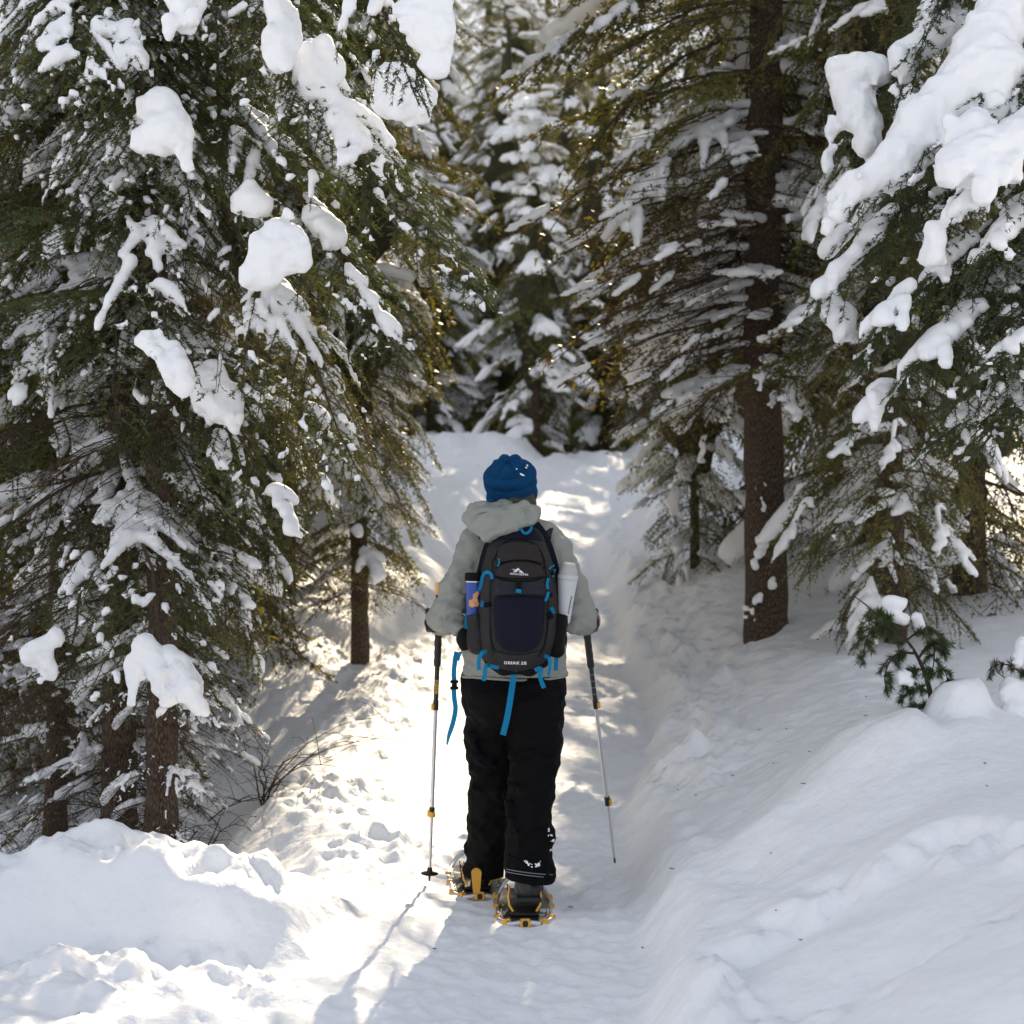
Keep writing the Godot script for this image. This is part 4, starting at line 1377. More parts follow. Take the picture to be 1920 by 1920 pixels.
	cap_px(hd, [896, 958, 6.63, 0.030], [945, 956, 6.67, 0.032], 0.025)
	cap_px(hd, [945, 955, 6.67, 0.030], [1000, 960, 6.67, 0.028], 0.025)
	cap_px(hd, [903, 950, 6.60, 0.018], [925, 958, 6.57, 0.014], 0.02)
	cap_px(hd, [950, 946, 6.64, 0.014], [955, 960, 6.56, 0.02], 0.02)
	cap_px(hd, [878, 972, 6.60, 0.02], [915, 998, 6.53, 0.03], 0.02)
	cap_px(hd, [915, 998, 6.53, 0.028], [965, 988, 6.53, 0.025], 0.02)
	hd.cut(at(935, 962, 6.50), at(960, 972, 6.49), 0.012, 0.02)
	hd.cut(at(985, 955, 6.53), at(1002, 975, 6.53), 0.010, 0.015)
	hd.cut(at(900, 966, 6.54), at(912, 962, 6.52), 0.009, 0.015)
	hd.rough(n_fold, 1.0, 0.012, Vector3(150.0, 180.0, 150.0))
	part("hood", hd.mesh(), M.jacket, p, back)
	var hr := Bars.new()
	var rim := PackedVector3Array()
	for q in [[872, 985, 6.60], [890, 999, 6.545], [917, 1008, 6.515], [950, 1002, 6.515], [978, 994, 6.525], [996, 985, 6.55]]:
		rim.append(at(q[0], q[1], q[2]))
	# trousers
	var t := Field.new(Vector3(-0.29, -0.02, -7.16), Vector3(0.29, 0.90, -6.42), 0.0095)
	cap_px(t, [920, 1262, 6.76, 0.10], [1010, 1262, 6.75, 0.10], 0.05)
	cap_px(t, [925, 1310, 6.70, 0.105], [1000, 1310, 6.69, 0.105], 0.05)
	cap_px(t, [918, 1300, 6.77, 0.105], [922, 1400, 6.80, 0.094], 0.03)
	cap_px(t, [922, 1400, 6.80, 0.094], [922, 1480, 6.84, 0.084], 0.022)
	cap_px(t, [922, 1480, 6.84, 0.084], [917, 1570, 6.92, 0.083], 0.022)
	cap_px(t, [917, 1570, 6.92, 0.083], [911, 1652, 7.01, 0.090], 0.022)
	cap_px(t, [1012, 1300, 6.75, 0.107], [1004, 1400, 6.71, 0.096], 0.03)
	cap_px(t, [1004, 1400, 6.71, 0.096], [996, 1480, 6.67, 0.084], 0.022)
	cap_px(t, [996, 1480, 6.67, 0.084], [993, 1570, 6.62, 0.086], 0.022)
	cap_px(t, [993, 1570, 6.62, 0.086], [994, 1642, 6.58, 0.095], 0.022)
	# folds
	for q in [[885, 1440, 925, 1462, 6.75], [888, 1478, 935, 1490, 6.75], [880, 1405, 930, 1440, 6.70], [890, 1540, 920, 1580, 6.84], [880, 1600, 925, 1625, 6.92], [884, 1380, 900, 1420, 6.70],
			[955, 1470, 1000, 1490, 6.585], [960, 1420, 1010, 1405, 6.60], [1000, 1440, 1035, 1425, 6.62], [960, 1540, 975, 1600, 6.535], [985, 1560, 1030, 1540, 6.54], [955, 1600, 1000, 1630, 6.49], [950, 1500, 962, 1560, 6.59]]:
		t.cap(at(q[0], q[1], q[4]), at(q[2], q[3], q[4]), 0.012, 0.009, 0.028)
	t.rough(n_fold, 1.0, 0.016, Vector3(80.0, 110.0, 80.0))
	t.rough(n_fold, 1.0, 0.006, Vector3(200.0, 260.0, 200.0))
	# hems: the left one lower, the right one over the boot
	for i in t.d.size():
		if t.d[i] < 0.2:
			var yy := t.o.y + float((i / t.nx) % t.ny) * t.h
			var xx := t.o.x + float(i % t.nx) * t.h
			var cut := 0.105 - 0.12 * (xx - 0.06) if xx > -0.03 else 0.03
			t.d[i] = maxf(t.d[i], cut - yy)
	part("trousers", t.mesh(), M.trousers, p, back)
	# stitched, snow crusted hem line on the right leg and snow stuck to the cloth
	var st := Bars.new()
	for r in 2:
		var pts := PackedVector3Array()
		for i in 17:
			var a := lerpf(PI * 0.16, PI * 0.84, i / 16.0)
			pts.append(at(994, 1640 - r * 5, 6.585) + Vector3(-cos(a) * 0.100, 0.004 + 0.014 * sin(a) - 0.012 * -cos(a), sin(a) * 0.100))
		st.tube(pts, PackedFloat32Array(range(17).map(func(_i): return 0.0016)), 5)
	part("hem_stitching", st.mesh(), M.hem_line, p, back)
	var gg := RandomNumberGenerator.new()
	gg.seed = 33
	var sn := Field.new(Vector3(-0.30, 0.0, -7.05), Vector3(0.30, 0.72, -6.38), 0.0042)
	for q in [[986, 1616, 6.478], [991, 1620, 6.474], [996, 1622, 6.474], [1008, 1622, 6.478], [1013, 1619, 6.48], [1032, 1568, 6.548], [1033, 1592, 6.552], [1035, 1578, 6.552], [1031, 1556, 6.548], [893, 1322, 6.628], [901, 1326, 6.622], [1052, 1299, 6.645], [880, 1588, 6.925], [878, 1600, 6.935], [884, 1612, 6.93], [898, 1612, 6.925], [906, 1640, 6.925]]:
		for i in 4:
			var c := at(q[0] + gg.randf_range(-4, 4), q[1] + gg.randf_range(-4, 4), q[2] + gg.randf_range(-0.004, 0.006))
			var r := gg.randf_range(0.0022, 0.0042)
			sn.cap(c, c + Vector3(gg.randf_range(-0.006, 0.006), gg.randf_range(-0.004, 0.004), 0), r, r * 0.7, 0.004)
	part("stuck_snow", sn.mesh(), M.snow_load, p, back)
	# boots
	for s in [[992, 6.55, 0.0], [912, 6.99, 0.02]]:
		var px: float = s[0]
		var heel := Vector3((px - 960.0) / FOCAL * s[1], 0.0, -s[1])
		var b := Field.new(heel + Vector3(-0.1, -0.02, -0.32), heel + Vector3(0.1, 0.26, 0.09), 0.0065)
		b.cap(heel + Vector3(0, 0.085, -0.01), heel + Vector3(0, 0.21, -0.02), 0.050, 0.055, 0.02)
		b.cap(heel + Vector3(0, 0.075, 0.0), heel + Vector3(0, 0.065, -0.20), 0.047, 0.043, 0.02)
		b.cap(heel + Vector3(0, 0.06, -0.20), heel + Vector3(0, 0.055, -0.235), 0.043, 0.038, 0.02)
		b.rough(n_fold, 1.0, 0.006, Vector3(250, 250, 250))
		below(b, 0.045)
		var bo := part("boot", b.mesh(), M.boot, p, back)
		var so := Bars.new()
		so.box(heel + Vector3(0, 0.041, -0.10), Vector3(0.092, 0.022, 0.29))
		part("sole", so.mesh(), M.rubber, bo)
		var bt := Bars.new()
		bt.tube(PackedVector3Array([heel + Vector3(0, 0.118, 0.044), heel + Vector3(0, 0.118, 0.049)]), PackedFloat32Array([0.013, 0.012]), 14)
		part("heel_badge", bt.mesh(), M.silver, bo)
	# gloves round the pole grips
	for s in [-1.0, 1.0]:
		var grip := at(821, 1163, 7.03) if s < 0 else at(1099, 1163, 7.09)
		var gl := Field.new(grip + Vector3(-0.09, -0.08, -0.07), grip + Vector3(0.09, 0.085, 0.14), 0.0045)
		var m := Vector3(s, 1, 1)
		var ys := [0.034, 0.011, -0.012, -0.034]
		for i in 4:
			var y: float = ys[i]
			var r: float = [0.0125, 0.013, 0.0125, 0.0112][i]
			var wr := Vector3(0.012, 0.002 + y * 0.35, 0.075) * m
			var kn := Vector3(0.034, y, 0.0) * m
			gl.cap(grip + wr, grip + kn, 0.02, r + 0.003, 0.012)
			var c1 := Vector3(0.026, y - 0.002, -0.027) * m
			var c2 := Vector3(-0.006, y - 0.004, -0.033) * m
			var c3 := Vector3(-0.029, y - 0.004, -0.013) * m
			var c4 := Vector3(-0.027, y - 0.003, 0.010) * m
			gl.cap(grip + kn, grip + c1, r + 0.002, r, 0.004)
			gl.cap(grip + c1, grip + c2, r, r, 0.004)
			gl.cap(grip + c2, grip + c3, r, r * 0.92, 0.004)
			gl.cap(grip + c3, grip + c4, r * 0.92, r * 0.8, 0.004)
		gl.cap(grip + Vector3(0.014, 0.03, 0.045) * m, grip + Vector3(-0.012, 0.052, 0.026) * m, 0.017, 0.014, 0.010)
		gl.cap(grip + Vector3(-0.012, 0.052, 0.026) * m, grip + Vector3(-0.031, 0.046, -0.006) * m, 0.0135, 0.0115, 0.005)
		gl.cap(grip + Vector3(0.012, 0.0, 0.07) * m, grip + Vector3(0.008, 0.0, 0.115) * m, 0.036, 0.04, 0.015)
		part("glove", gl.mesh(), M.glove, p, back)


func build_hat(p: Node3D, back: Transform3D) -> void:
	var hc := at(957, 905, 6.735)
	var tilt := Basis(Vector3.RIGHT, 0.55) * Basis(Vector3.BACK, 0.10)
	var prof := [[-0.078, 0.084], [-0.066, 0.092], [-0.05, 0.096], [-0.036, 0.095], [-0.029, 0.0895], [-0.022, 0.096], [-0.006, 0.0995], [0.010, 0.0975], [0.017, 0.0895], [0.026, 0.0955], [0.040, 0.096], [0.052, 0.089], [0.057, 0.077], [0.060, 0.070], [0.072, 0.067], [0.086, 0.056], [0.093, 0.038], [0.091, 0.018], [0.080, 0.002]]
	var cv := Curve.new()
	var v := PackedVector3Array()
	var n := PackedVector3Array()
	var ix := PackedInt32Array()
	var rows := 90
	var cols := 220
	for i in rows + 1:
		var u := float(i) / rows * (prof.size() - 1)
		var k := mini(int(u), prof.size() - 2)
		var w := u - k
		w = w * w * (3 - 2 * w) * 0.5 + w * 0.5
		var y: float = lerpf(prof[k][0], prof[k + 1][0], w)
		var r: float = lerpf(prof[k][1], prof[k + 1][1], w)
		for c in cols + 1:
			var a := TAU * c / cols
			var knit := 0.0016 * cos(a * 48.0) * smoothstep(0.02, 0.05, r)
			knit += 0.0010 * sin(y * 900.0 + (1.2 if int(a * 48.0 / TAU) % 2 == 0 else -1.2))
			var pleat := 0.0095 * (absf(cos(a * 3.5 + 0.4)) - 0.6) * smoothstep(0.05, 0.085, y)
			var fold := 0.004 * sin(a * 2.0 + y * 60.0) + 0.003 * n_soft.get_noise_3d(cos(a) * 90.0, y * 1500.0, sin(a) * 90.0)
			var rr := maxf(0.0005, r + knit + fold * smoothstep(0.0, 0.03, r) + pleat * 0.6 * smoothstep(0.01, 0.04, r))
			v.append(hc + tilt * Vector3(cos(a) * rr, y + pleat * smoothstep(0.0, 0.03, r), sin(a) * rr * 1.06))
			n.append(Vector3.ZERO)
	for i in rows:
		for c in cols:
			var q := i * (cols + 1) + c
			for e in [[q, q + 1, q + cols + 1], [q + 1, q + cols + 2, q + cols + 1]]:
				var fn := (v[e[1]] - v[e[0]]).cross(v[e[2]] - v[e[0]])
				for z in 3: n[e[z]] += fn
				ix.append(e[0]); ix.append(e[2]); ix.append(e[1])
	for i in rows + 1:      # close the seam
		var s := n[i * (cols + 1)] + n[i * (cols + 1) + cols]
		n[i * (cols + 1)] = s
		n[i * (cols + 1) + cols] = s
	# outward
	var probe := (rows / 3) * (cols + 1)
	var turn := 1.0 if n[probe].dot(v[probe] - hc) > 0.0 else -1.0
	if turn < 0.0:
		for i in range(0, ix.size(), 3):
			var z := ix[i + 1]
			ix[i + 1] = ix[i + 2]
			ix[i + 2] = z
	for i in n.size(): n[i] = n[i].normalized() * turn
	part("knit_hat", arrays_mesh(v, n, ix), M.hat, p, back)
	var fl := Field.new(at(960, 930, 6.8), at(1010, 850, 6.5), 0.004)
	for q in [[979, 890, 6.625, 0.004], [976, 888, 6.622, 0.004], [982, 891, 6.63, 0.003], [968, 879, 6.60, 0.0035], [988, 872, 6.66, 0.004], [986, 876, 6.65, 0.004]]:
		fl.cap(at(q[0], q[1], q[2]), at(q[0] + 1, q[1] + 1, q[2]), q[3], q[3], 0.004)
	part("snow_flakes", fl.mesh(), M.snow_load, p, back)


# ------------------------------------------------------------------ the backpack
var pack_rows := [[982.0, 970.0, 14.0, 0.035], [992.0, 970.0, 36.0, 0.06], [1005.0, 968.0, 49.0, 0.082], [1025.0, 967.0, 58.0, 0.105], [1060.0, 969.0, 68.0, 0.135], [1100.0, 971.0, 75.0, 0.155], [1150.0, 971.0, 79.0, 0.170], [1195.0, 970.0, 78.0, 0.178], [1220.0, 968.0, 71.0, 0.172], [1236.0, 967.0, 60.0, 0.15], [1248.0, 967.0, 46.0, 0.115], [1256.0, 967.0, 30.0, 0.07], [1260.0, 967.0, 14.0, 0.03]]
const PACK_D := 6.60
const PX := 498.0


func pack_at(py: float) -> Array:      # centre, half width, thickness of the pack at that height
	for i in pack_rows.size() - 1:
		if py <= pack_rows[i + 1][0]:
			var w := clampf((py - pack_rows[i][0]) / (pack_rows[i + 1][0] - pack_rows[i][0]), 0.0, 1.0)
			return [lerpf(pack_rows[i][1], pack_rows[i + 1][1], w), lerpf(pack_rows[i][2], pack_rows[i + 1][2], w), lerpf(pack_rows[i][3], pack_rows[i + 1][3], w)]
	return [967.0, 14.0, 0.03]


# a point on the pack's shell, local to the pack: x right, y up, z towards the back
func shell(px: float, py: float, out := 0.0) -> Vector3:
	var r := pack_at(py)
	var s := clampf((px - r[0]) / r[1], -1.0, 1.0)
	var z: float = r[2] * pow(maxf(0.0, 1.0 - pow(absf(s), 2.6)), 0.55)
	return Vector3((px - 970.0) / PX, (1120.0 - py) / PX, z + out)


func panel(edge: Array, out: float, cols := 16, puff := 0.006, seed_ := 1) -> ArrayMesh:
	# edge: rows of [py, left px, right px]; puffed in the middle, rim turned down
	var v := PackedVector3Array()
	var n := PackedVector3Array()
	var ix := PackedInt32Array()
	var rows := 26
	for i in rows + 1:
		var u := float(i) / rows
		var w := u * (edge.size() - 1)
		var k := mini(int(w), edge.size() - 2)
		w -= k
		var py: float = lerpf(edge[k][0], edge[k + 1][0], w)
		var l: float = lerpf(edge[k][1], edge[k + 1][1], w)
		var r: float = lerpf(edge[k][2], edge[k + 1][2], w)
		for c in cols + 1:
			var t := float(c) / cols
			var px := lerpf(l, r, t)
			# the rows bow with the panel's top and bottom arcs (fourth number)
			var bow: float = lerpf(edge[k][3] if edge[k].size() > 3 else 0.0, edge[k + 1][3] if edge[k + 1].size() > 3 else 0.0, w)
			var yy := py + bow * (1.0 - 4.0 * (t - 0.5) * (t - 0.5))
			var rim := minf(minf(u, 1.0 - u) * 9.0, minf(t, 1.0 - t) * 9.0)
			var lift := smoothstep(0.0, 1.0, rim)
			var q := shell(px, yy, out * clampf(rim * 3.0 + 0.0, -0.4, 1.0) + puff * lift - 0.004 * (1.0 - clampf(rim * 3.0, 0.0, 1.0)))
			q.z += (n_fold.get_noise_3d(px * 3.2 + seed_ * 90.0, yy * 2.2, 0.0) * 0.0035 + n_fold.get_noise_3d(px * 9.0, yy * 5.0, seed_ * 30.0) * 0.0012) * lift
			v.append(q)
			n.append(Vector3.ZERO)
	for i in rows:
		for c in cols:
			var q := i * (cols + 1) + c
			for e in [[q, q + 1, q + cols + 1], [q + 1, q + cols + 2, q + cols + 1]]:
				var fn: Vector3 = (v[e[1]] - v[e[0]]).cross(v[e[2]] - v[e[0]])
				if fn.z < 0.0: fn = -fn
				for z in 3: n[e[z]] += fn
				var cw: bool = (v[e[1]] - v[e[0]]).cross(v[e[2]] - v[e[0]]).z < 0.0
				ix.append(e[0]); ix.append(e[1] if cw else e[2]); ix.append(e[2] if cw else e[1])
	for i in n.size(): n[i] = n[i].normalized()
	return arrays_mesh(v, n, ix)


func along(pts: Array, out: float) -> PackedVector3Array:     # a smooth line over the shell through pixels [x, y, extra out]
	var c := Curve3D.new()
	c.bake_interval = 0.004
	for i in pts.size():
		var q := shell(pts[i][0], pts[i][1], out + (pts[i][2] if pts[i].size() > 2 else 0.0))
		var a := shell(pts[maxi(i - 1, 0)][0], pts[maxi(i - 1, 0)][1], out + (pts[maxi(i - 1, 0)][2] if pts[maxi(i - 1, 0)].size() > 2 else 0.0))
		var b := shell(pts[mini(i + 1, pts.size() - 1)][0], pts[mini(i + 1, pts.size() - 1)][1], out + (pts[mini(i + 1, pts.size() - 1)][2] if pts[mini(i + 1, pts.size() - 1)].size() > 2 else 0.0))
		var t := (b - a) * 0.2
		c.add_point(q, -t, t)
	return c.get_baked_points()


func webbing(pts: Array, w_px: float, out: float, across := Vector3.ZERO) -> ArrayMesh:
	var line := along(pts, out)
	var b := Bars.new()
	var wide := PackedVector3Array()
	for i in line.size():
		var d := (line[mini(i + 1, line.size() - 1)] - line[maxi(i - 1, 0)]).normalized()
		wide.append(across if across != Vector3.ZERO else d.cross(Vector3.BACK).normalized())
	b.strap(line, wide, w_px / PX, 0.0022)
	return b.mesh()


func cord(pts: Array, r: float, out: float) -> ArrayMesh:
	var line := along(pts, out)
	var b := Bars.new()
	var rad := PackedFloat32Array()
	rad.resize(line.size())
	rad.fill(r)
	b.tube(line, rad, 7)
	return b.mesh()


func build_backpack() -> void:
	var where := at(970, 1120, PACK_D)
	var k := thing("backpack", "dark grey and navy hiking backpack with bright blue straps worn by the walker", "backpack", where)
	# shell: the main bag
	var v := PackedVector3Array()
	var n := PackedVector3Array()
	var ix := PackedInt32Array()
	var rows := 60
	var cols := 40
	for i in rows + 1:
		var py := lerpf(982.0, 1260.0, i / float(rows))
		var r := pack_at(py)
		for c in cols + 1:
			var s := -cos(PI * c / cols)
			var q := shell(r[0] + r[1] * s, py)
			if c == 0 or c == cols: q.z = -0.03
			q.z += n_fold.get_noise_3d(q.x * 900.0, q.y * 500.0, 5.0) * 0.004
			v.append(q)
			n.append(Vector3.ZERO)
	for i in rows:
		for c in cols:
			var q := i * (cols + 1) + c
			for e in [[q, q + 1, q + cols + 1], [q + 1, q + cols + 2, q + cols + 1]]:
				var fn: Vector3 = (v[e[1]] - v[e[0]]).cross(v[e[2]] - v[e[0]])
				for z in 3: n[e[z]] -= fn
				ix.append(e[0]); ix.append(e[1]); ix.append(e[2])
	for i in n.size(): n[i] = n[i].normalized()
	part("main_bag", arrays_mesh(v, n, ix), M.pack_side, k)
	part("top_panel", panel([[986, 955, 985], [994, 936, 1004], [1006, 922, 1016], [1018, 914, 1024, -6]], 0.003, 16, 0.004, 2), M.pack_navy, k)
	part("lid_pocket", panel([[1024, 930, 1014, -10], [1032, 926, 1018, -8], [1045, 929, 1019, -6], [1058, 931, 1019, -8]], 0.006, 18, 0.010, 3), M.pack_brown, k)
	part("logo_panel", panel([[1061, 931, 1018, -11], [1068, 929, 1019, -4], [1077, 928, 1020, 6]], 0.009, 18, 0.007, 4), M.pack_brown, k)
	part("middle_panel", panel([[1079, 927, 1021, 7], [1095, 926, 1021, 3], [1114, 925, 1021, -3]], 0.007, 18, 0.006, 5), M.pack_slate, k)
	part("stretch_pocket", panel([[1115, 926, 1020, -4], [1130, 926, 1020, -2], [1165, 927, 1019], [1190, 930, 1015], [1203, 938, 1007], [1209, 948, 997, 4]], 0.010, 20, 0.012, 6), M.pack_navy, k)
	part("bottom_panel", panel([[1208, 924, 1014, 8], [1222, 927, 1009, 6], [1236, 938, 998, 4], [1246, 952, 984, 2]], 0.004, 16, 0.004, 7), M.pack_side, k)
	part("side_panel", panel([[1040, 914, 928], [1070, 907, 925], [1110, 901, 923], [1160, 897, 924], [1205, 898, 925], [1225, 906, 928]], 0.002, 8, 0.006, 8), M.pack_side, k)
	part("side_panel", panel([[1040, 1016, 1024], [1070, 1021, 1033], [1110, 1024, 1041], [1160, 1023, 1046], [1205, 1018, 1043], [1225, 1012, 1034]], 0.002, 8, 0.006, 9), M.pack_side, k)
	# zips and seams
	for z in [[[928, 1050], [938, 1024], [955, 1014], [972, 1012], [992, 1016], [1008, 1026], [1020, 1052]], [[930, 1064], [945, 1052], [972, 1047], [998, 1051], [1019, 1064]], [[927, 1078], [945, 1084], [972, 1087], [1000, 1085], [1021, 1079]]]:
		part("zip", cord(z, 0.0024, 0.012), M.pack_black, k)
	for z in [[[924, 1050], [920, 1090], [920, 1140], [922, 1190], [934, 1222]], [[1023, 1050], [1026, 1090], [1026, 1140], [1022, 1190], [1008, 1222]]]:
		part("seam", cord(z, 0.0018, 0.006), M.pack_black, k)
	# the harness up to the shoulders, haul loop, shoulder straps
	part("haul_loop", cord([[976, 992, 0.02], [982, 1000, 0.032], [990, 999, 0.032], [995, 991, 0.022], [992, 984, 0.015]], 0.0052, 0.0), M.cyan, k)
	for s in [[[1004, 984], [1018, 1003], [1030, 1030], [1040, 1065], [1046, 1100]], [[934, 1006], [918, 1020], [908, 1048], [900, 1085]]]:
		part("load_strap", webbing(s, 13.0, 0.004), M.pack_navy, k)
	for s in [[1024, 1.0], [906, -1.0]]:
		var b := Bars.new()
		var pts := PackedVector3Array()
		for q in [[-4, 1006, 6.65], [-1, 994, 6.675], [2, 986, 6.72], [4, 985, 6.78], [4, 1000, 6.84], [0, 1035, 6.885]]:
			pts.append(at(s[0] + q[0] * s[1], q[1], q[2]) - where)
		var c := Curve3D.new()
		c.bake_interval = 0.012
		for i in pts.size():
			var t := (pts[mini(i + 1, pts.size() - 1)] - pts[maxi(i - 1, 0)]) * 0.2
			c.add_point(pts[i], -t, t)
		b.strap(c.get_baked_points(), PackedVector3Array([Vector3(1, -0.25 * s[1], 0)]), 0.052, 0.012)
		part("shoulder_strap", b.mesh(), M.pack_brown, k)
	# side pockets, hip belt, padded base
	var pk := [[[893, 1150, 0.050, 0.030], [897, 1205, 0.055, 0.038], -1.0], [[1047, 1150, 0.050, 0.030], [1040, 1212, 0.055, 0.036], 1.0]]
	for s in pk:
		var a := shell(s[0][0], s[0][1]) * Vector3(1, 1, 0) + Vector3(0, 0, s[0][2])
		var b := shell(s[1][0], s[1][1]) * Vector3(1, 1, 0) + Vector3(0, 0, s[1][2])
		var f := Field.new(a.min(b) - Vector3.ONE * 0.09, a.max(b) + Vector3.ONE * 0.09, 0.006)
		f.cap(a, b, s[0][3], s[1][3], 0.01, Vector3(1, 1, 0.7))
		f.rough(n_fold, 1.0, 0.006, Vector3(200, 140, 200))
		# open at the top, where a bottle stands in it
		for i in f.d.size():
			var q := Vector3(f.o.x + (i % f.nx) * f.h, f.o.y + ((i / f.nx) % f.ny) * f.h, 0.0)
			f.d[i] = maxf(f.d[i], q.y - (a.y + 0.005 - s[2] * 0.25 * (q.x - a.x)))
		part("side_pocket", f.mesh(), M.pack_black if s[2] > 0 else M.pack_side, k)
	var hb := Field.new(Vector3(-0.27, -0.26, -0.22), Vector3(0.27, -0.05, 0.14), 0.007)
	for s in [-1.0, 1.0]:
		if s > 0.0:
			hb.cap(Vector3(0.12, -0.150, -0.02), Vector3(0.17, -0.165, -0.10), 0.03, 0.03, 0.02, Vector3(1.8, 1, 1))
			continue
		hb.cap(Vector3(s * 0.13, -0.150, 0.02), Vector3(s * 0.195, -0.157, -0.02), 0.036, 0.040, 0.02, Vector3(1.5, 1, 1))
		hb.cap(Vector3(s * 0.20, -0.157, -0.02), Vector3(s * 0.215, -0.165, -0.15), 0.038, 0.03, 0.02, Vector3(1.8, 1, 1))
	hb.rough(n_fold, 1.0, 0.006, Vector3(160, 160, 160))
	part("hip_belt", hb.mesh(), M.pack_black, k)
	var lb := Field.new(Vector3(-0.16, -0.32, -0.04), Vector3(0.15, -0.19, 0.15), 0.007)
	lb.cap(Vector3(-0.095, -0.228, 0.055), Vector3(-0.05, -0.252, 0.07), 0.028, 0.028, 0.02)
	lb.cap(Vector3(-0.05, -0.252, 0.07), Vector3(0.045, -0.255, 0.07), 0.026, 0.026, 0.02)
	lb.cap(Vector3(0.045, -0.255, 0.07), Vector3(0.09, -0.230, 0.055), 0.026, 0.028, 0.02)
	part("padded_base", lb.mesh(), M.pack_black, k)
	# webbing and pulls
	for s in [
		[[[924, 1083, 0.01], [922, 1074, 0.016], [915, 1071, 0.018], [908, 1076, 0.018], [905, 1088, 0.014]], 6.0],
		[[[905, 1088, 0.014], [902, 1100, 0.016], [896, 1112, 0.02], [891, 1119, 0.024]], 6.0],
		[[[907, 1123, 0.012], [905, 1134, 0.014]], 5.5],
		[[[967, 1097, 0.026], [976, 1099, 0.028]], 0.0],
		[[[1027, 1066, 0.01], [1032, 1062, 0.014], [1038, 1061, 0.014]], 3.5],
		[[[1040, 1068, 0.014], [1036, 1074, 0.014], [1035, 1081, 0.014]], 3.5],
		[[[1026, 1082, 0.012], [1024, 1092, 0.014], [1025, 1101, 0.012]], 5.0],
		[[[1026, 1106, 0.012], [1024, 1115, 0.014], [1020, 1122, 0.012]], 5.0],
		[[[1031, 1134, 0.014], [1036, 1145, 0.016]], 6.5],
		[[[936, 1046, 0.014], [937, 1054, 0.016], [934, 1060, 0.012]], 2.6],
	]:
		if s[1] > 0.0:
			part("strap", webbing(s[0], s[1], 0.006), M.cyan, k)
	var tb := Bars.new()
	tb.box(shell(972, 1103, 0.026), Vector3(0.020, 0.014, 0.006), Basis(Vector3.BACK, -0.15))
	part("strap_keeper", tb.mesh(), M.cyan, k)
	var tb2 := Bars.new()
	tb2.box(shell(972, 1094, 0.022), Vector3(0.022, 0.028, 0.006), Basis(Vector3.BACK, -0.05))
	part("strap_tab", tb2.mesh(), M.pack_black, k)
	for s in [[916, 1129, 0.026, 0.018, 0.1], [1029, 1149, 0.022, 0.024, 0.5], [1030, 1112, 0.016, 0.014, 0.0], [1033, 1074, 0.018, 0.014, 0.4], [892, 1121, 0.014, 0.012, 0.6]]:
		var b := Bars.new()
		b.box(shell(s[0], s[1], 0.014), Vector3(s[2], s[3], 0.008), Basis(Vector3.BACK, s[4]))
		b.box(shell(s[0], s[1], 0.018), Vector3(s[2] * 0.5, s[3] * 0.5, 0.008), Basis(Vector3.BACK, s[4]))
		part("buckle", b.mesh(), M.pack_black, k)
	# straps that hang free: [px, py, d]
	for s in [
		[[[913, 1222, 6.45], [904, 1224, 6.43], [898, 1238, 6.44], [898, 1256, 6.46]], 7.0],
		[[[918, 1247, 6.47], [911, 1250, 6.455], [909, 1264, 6.46], [906, 1276, 6.47]], 8.0],
		[[[935, 1252, 6.47], [918, 1249, 6.46]], 7.0],
		[[[1020, 1230, 6.47], [1029, 1234, 6.45], [1031, 1250, 6.455], [1028, 1266, 6.47]], 6.0],
		[[[1003, 1257, 6.48], [1014, 1254, 6.47], [1013, 1270, 6.475], [1020, 1290, 6.49]], 8.0],
		[[[1049, 1196, 6.53], [1046, 1215, 6.52], [1043, 1236, 6.53], [1042, 1257, 6.55]], 8.0],
		[[[964, 1254, 6.50], [962, 1275, 6.55], [957, 1310, 6.555], [951, 1345, 6.575], [943, 1378, 6.60]], 11.0],
		[[[876, 1148, 6.60], [874, 1165, 6.60], [874, 1186, 6.61]], 6.0],
		[[[856, 1222, 6.66], [853, 1240, 6.66], [851, 1262, 6.66], [852, 1277, 6.66]], 9.0],
		[[[851, 1292, 6.66], [852, 1310, 6.66], [854, 1330, 6.66], [849, 1356, 6.66], [842, 1378, 6.66], [838, 1396, 6.66]], 9.0],
		[[[864, 1222, 6.62], [861, 1230, 6.62], [859, 1239, 6.62]], 5.0],
	]:
		var c := Curve3D.new()
		c.bake_interval = 0.008
		for i in s[0].size():
			var a: Array = s[0][maxi(i - 1, 0)]
			var z: Array = s[0][mini(i + 1, s[0].size() - 1)]
			var t := (at(z[0], z[1], z[2]) - at(a[0], a[1], a[2])) * 0.2
			c.add_point(at(s[0][i][0], s[0][i][1], s[0][i][2]) - where, -t, t)
		var line := c.get_baked_points()
		var b := Bars.new()
		var wide := PackedVector3Array()
		for i in line.size():
			var tw := 1.15 * smoothstep(0.55, 1.0, float(i) / line.size()) if s[0].size() == 6 else 0.0
			var d := (line[mini(i + 1, line.size() - 1)] - line[maxi(i - 1, 0)]).normalized()
			wide.append(d.cross(Vector3.BACK).normalized().rotated(d, 0.15 + tw))
		b.strap(line, wide, s[1] / PX, 0.0022)
		part("strap", b.mesh(), M.cyan, k)
	var bk := Bars.new()
	bk.box(at(852, 1278, 6.655) - where, Vector3(0.031, 0.011, 0.010))
	bk.box(at(852, 1284, 6.655) - where, Vector3(0.020, 0.016, 0.008))
	bk.box(at(852, 1290, 6.655) - where, Vector3(0.031, 0.011, 0.010))
	part("buckle", bk.mesh(), M.pack_black, k)
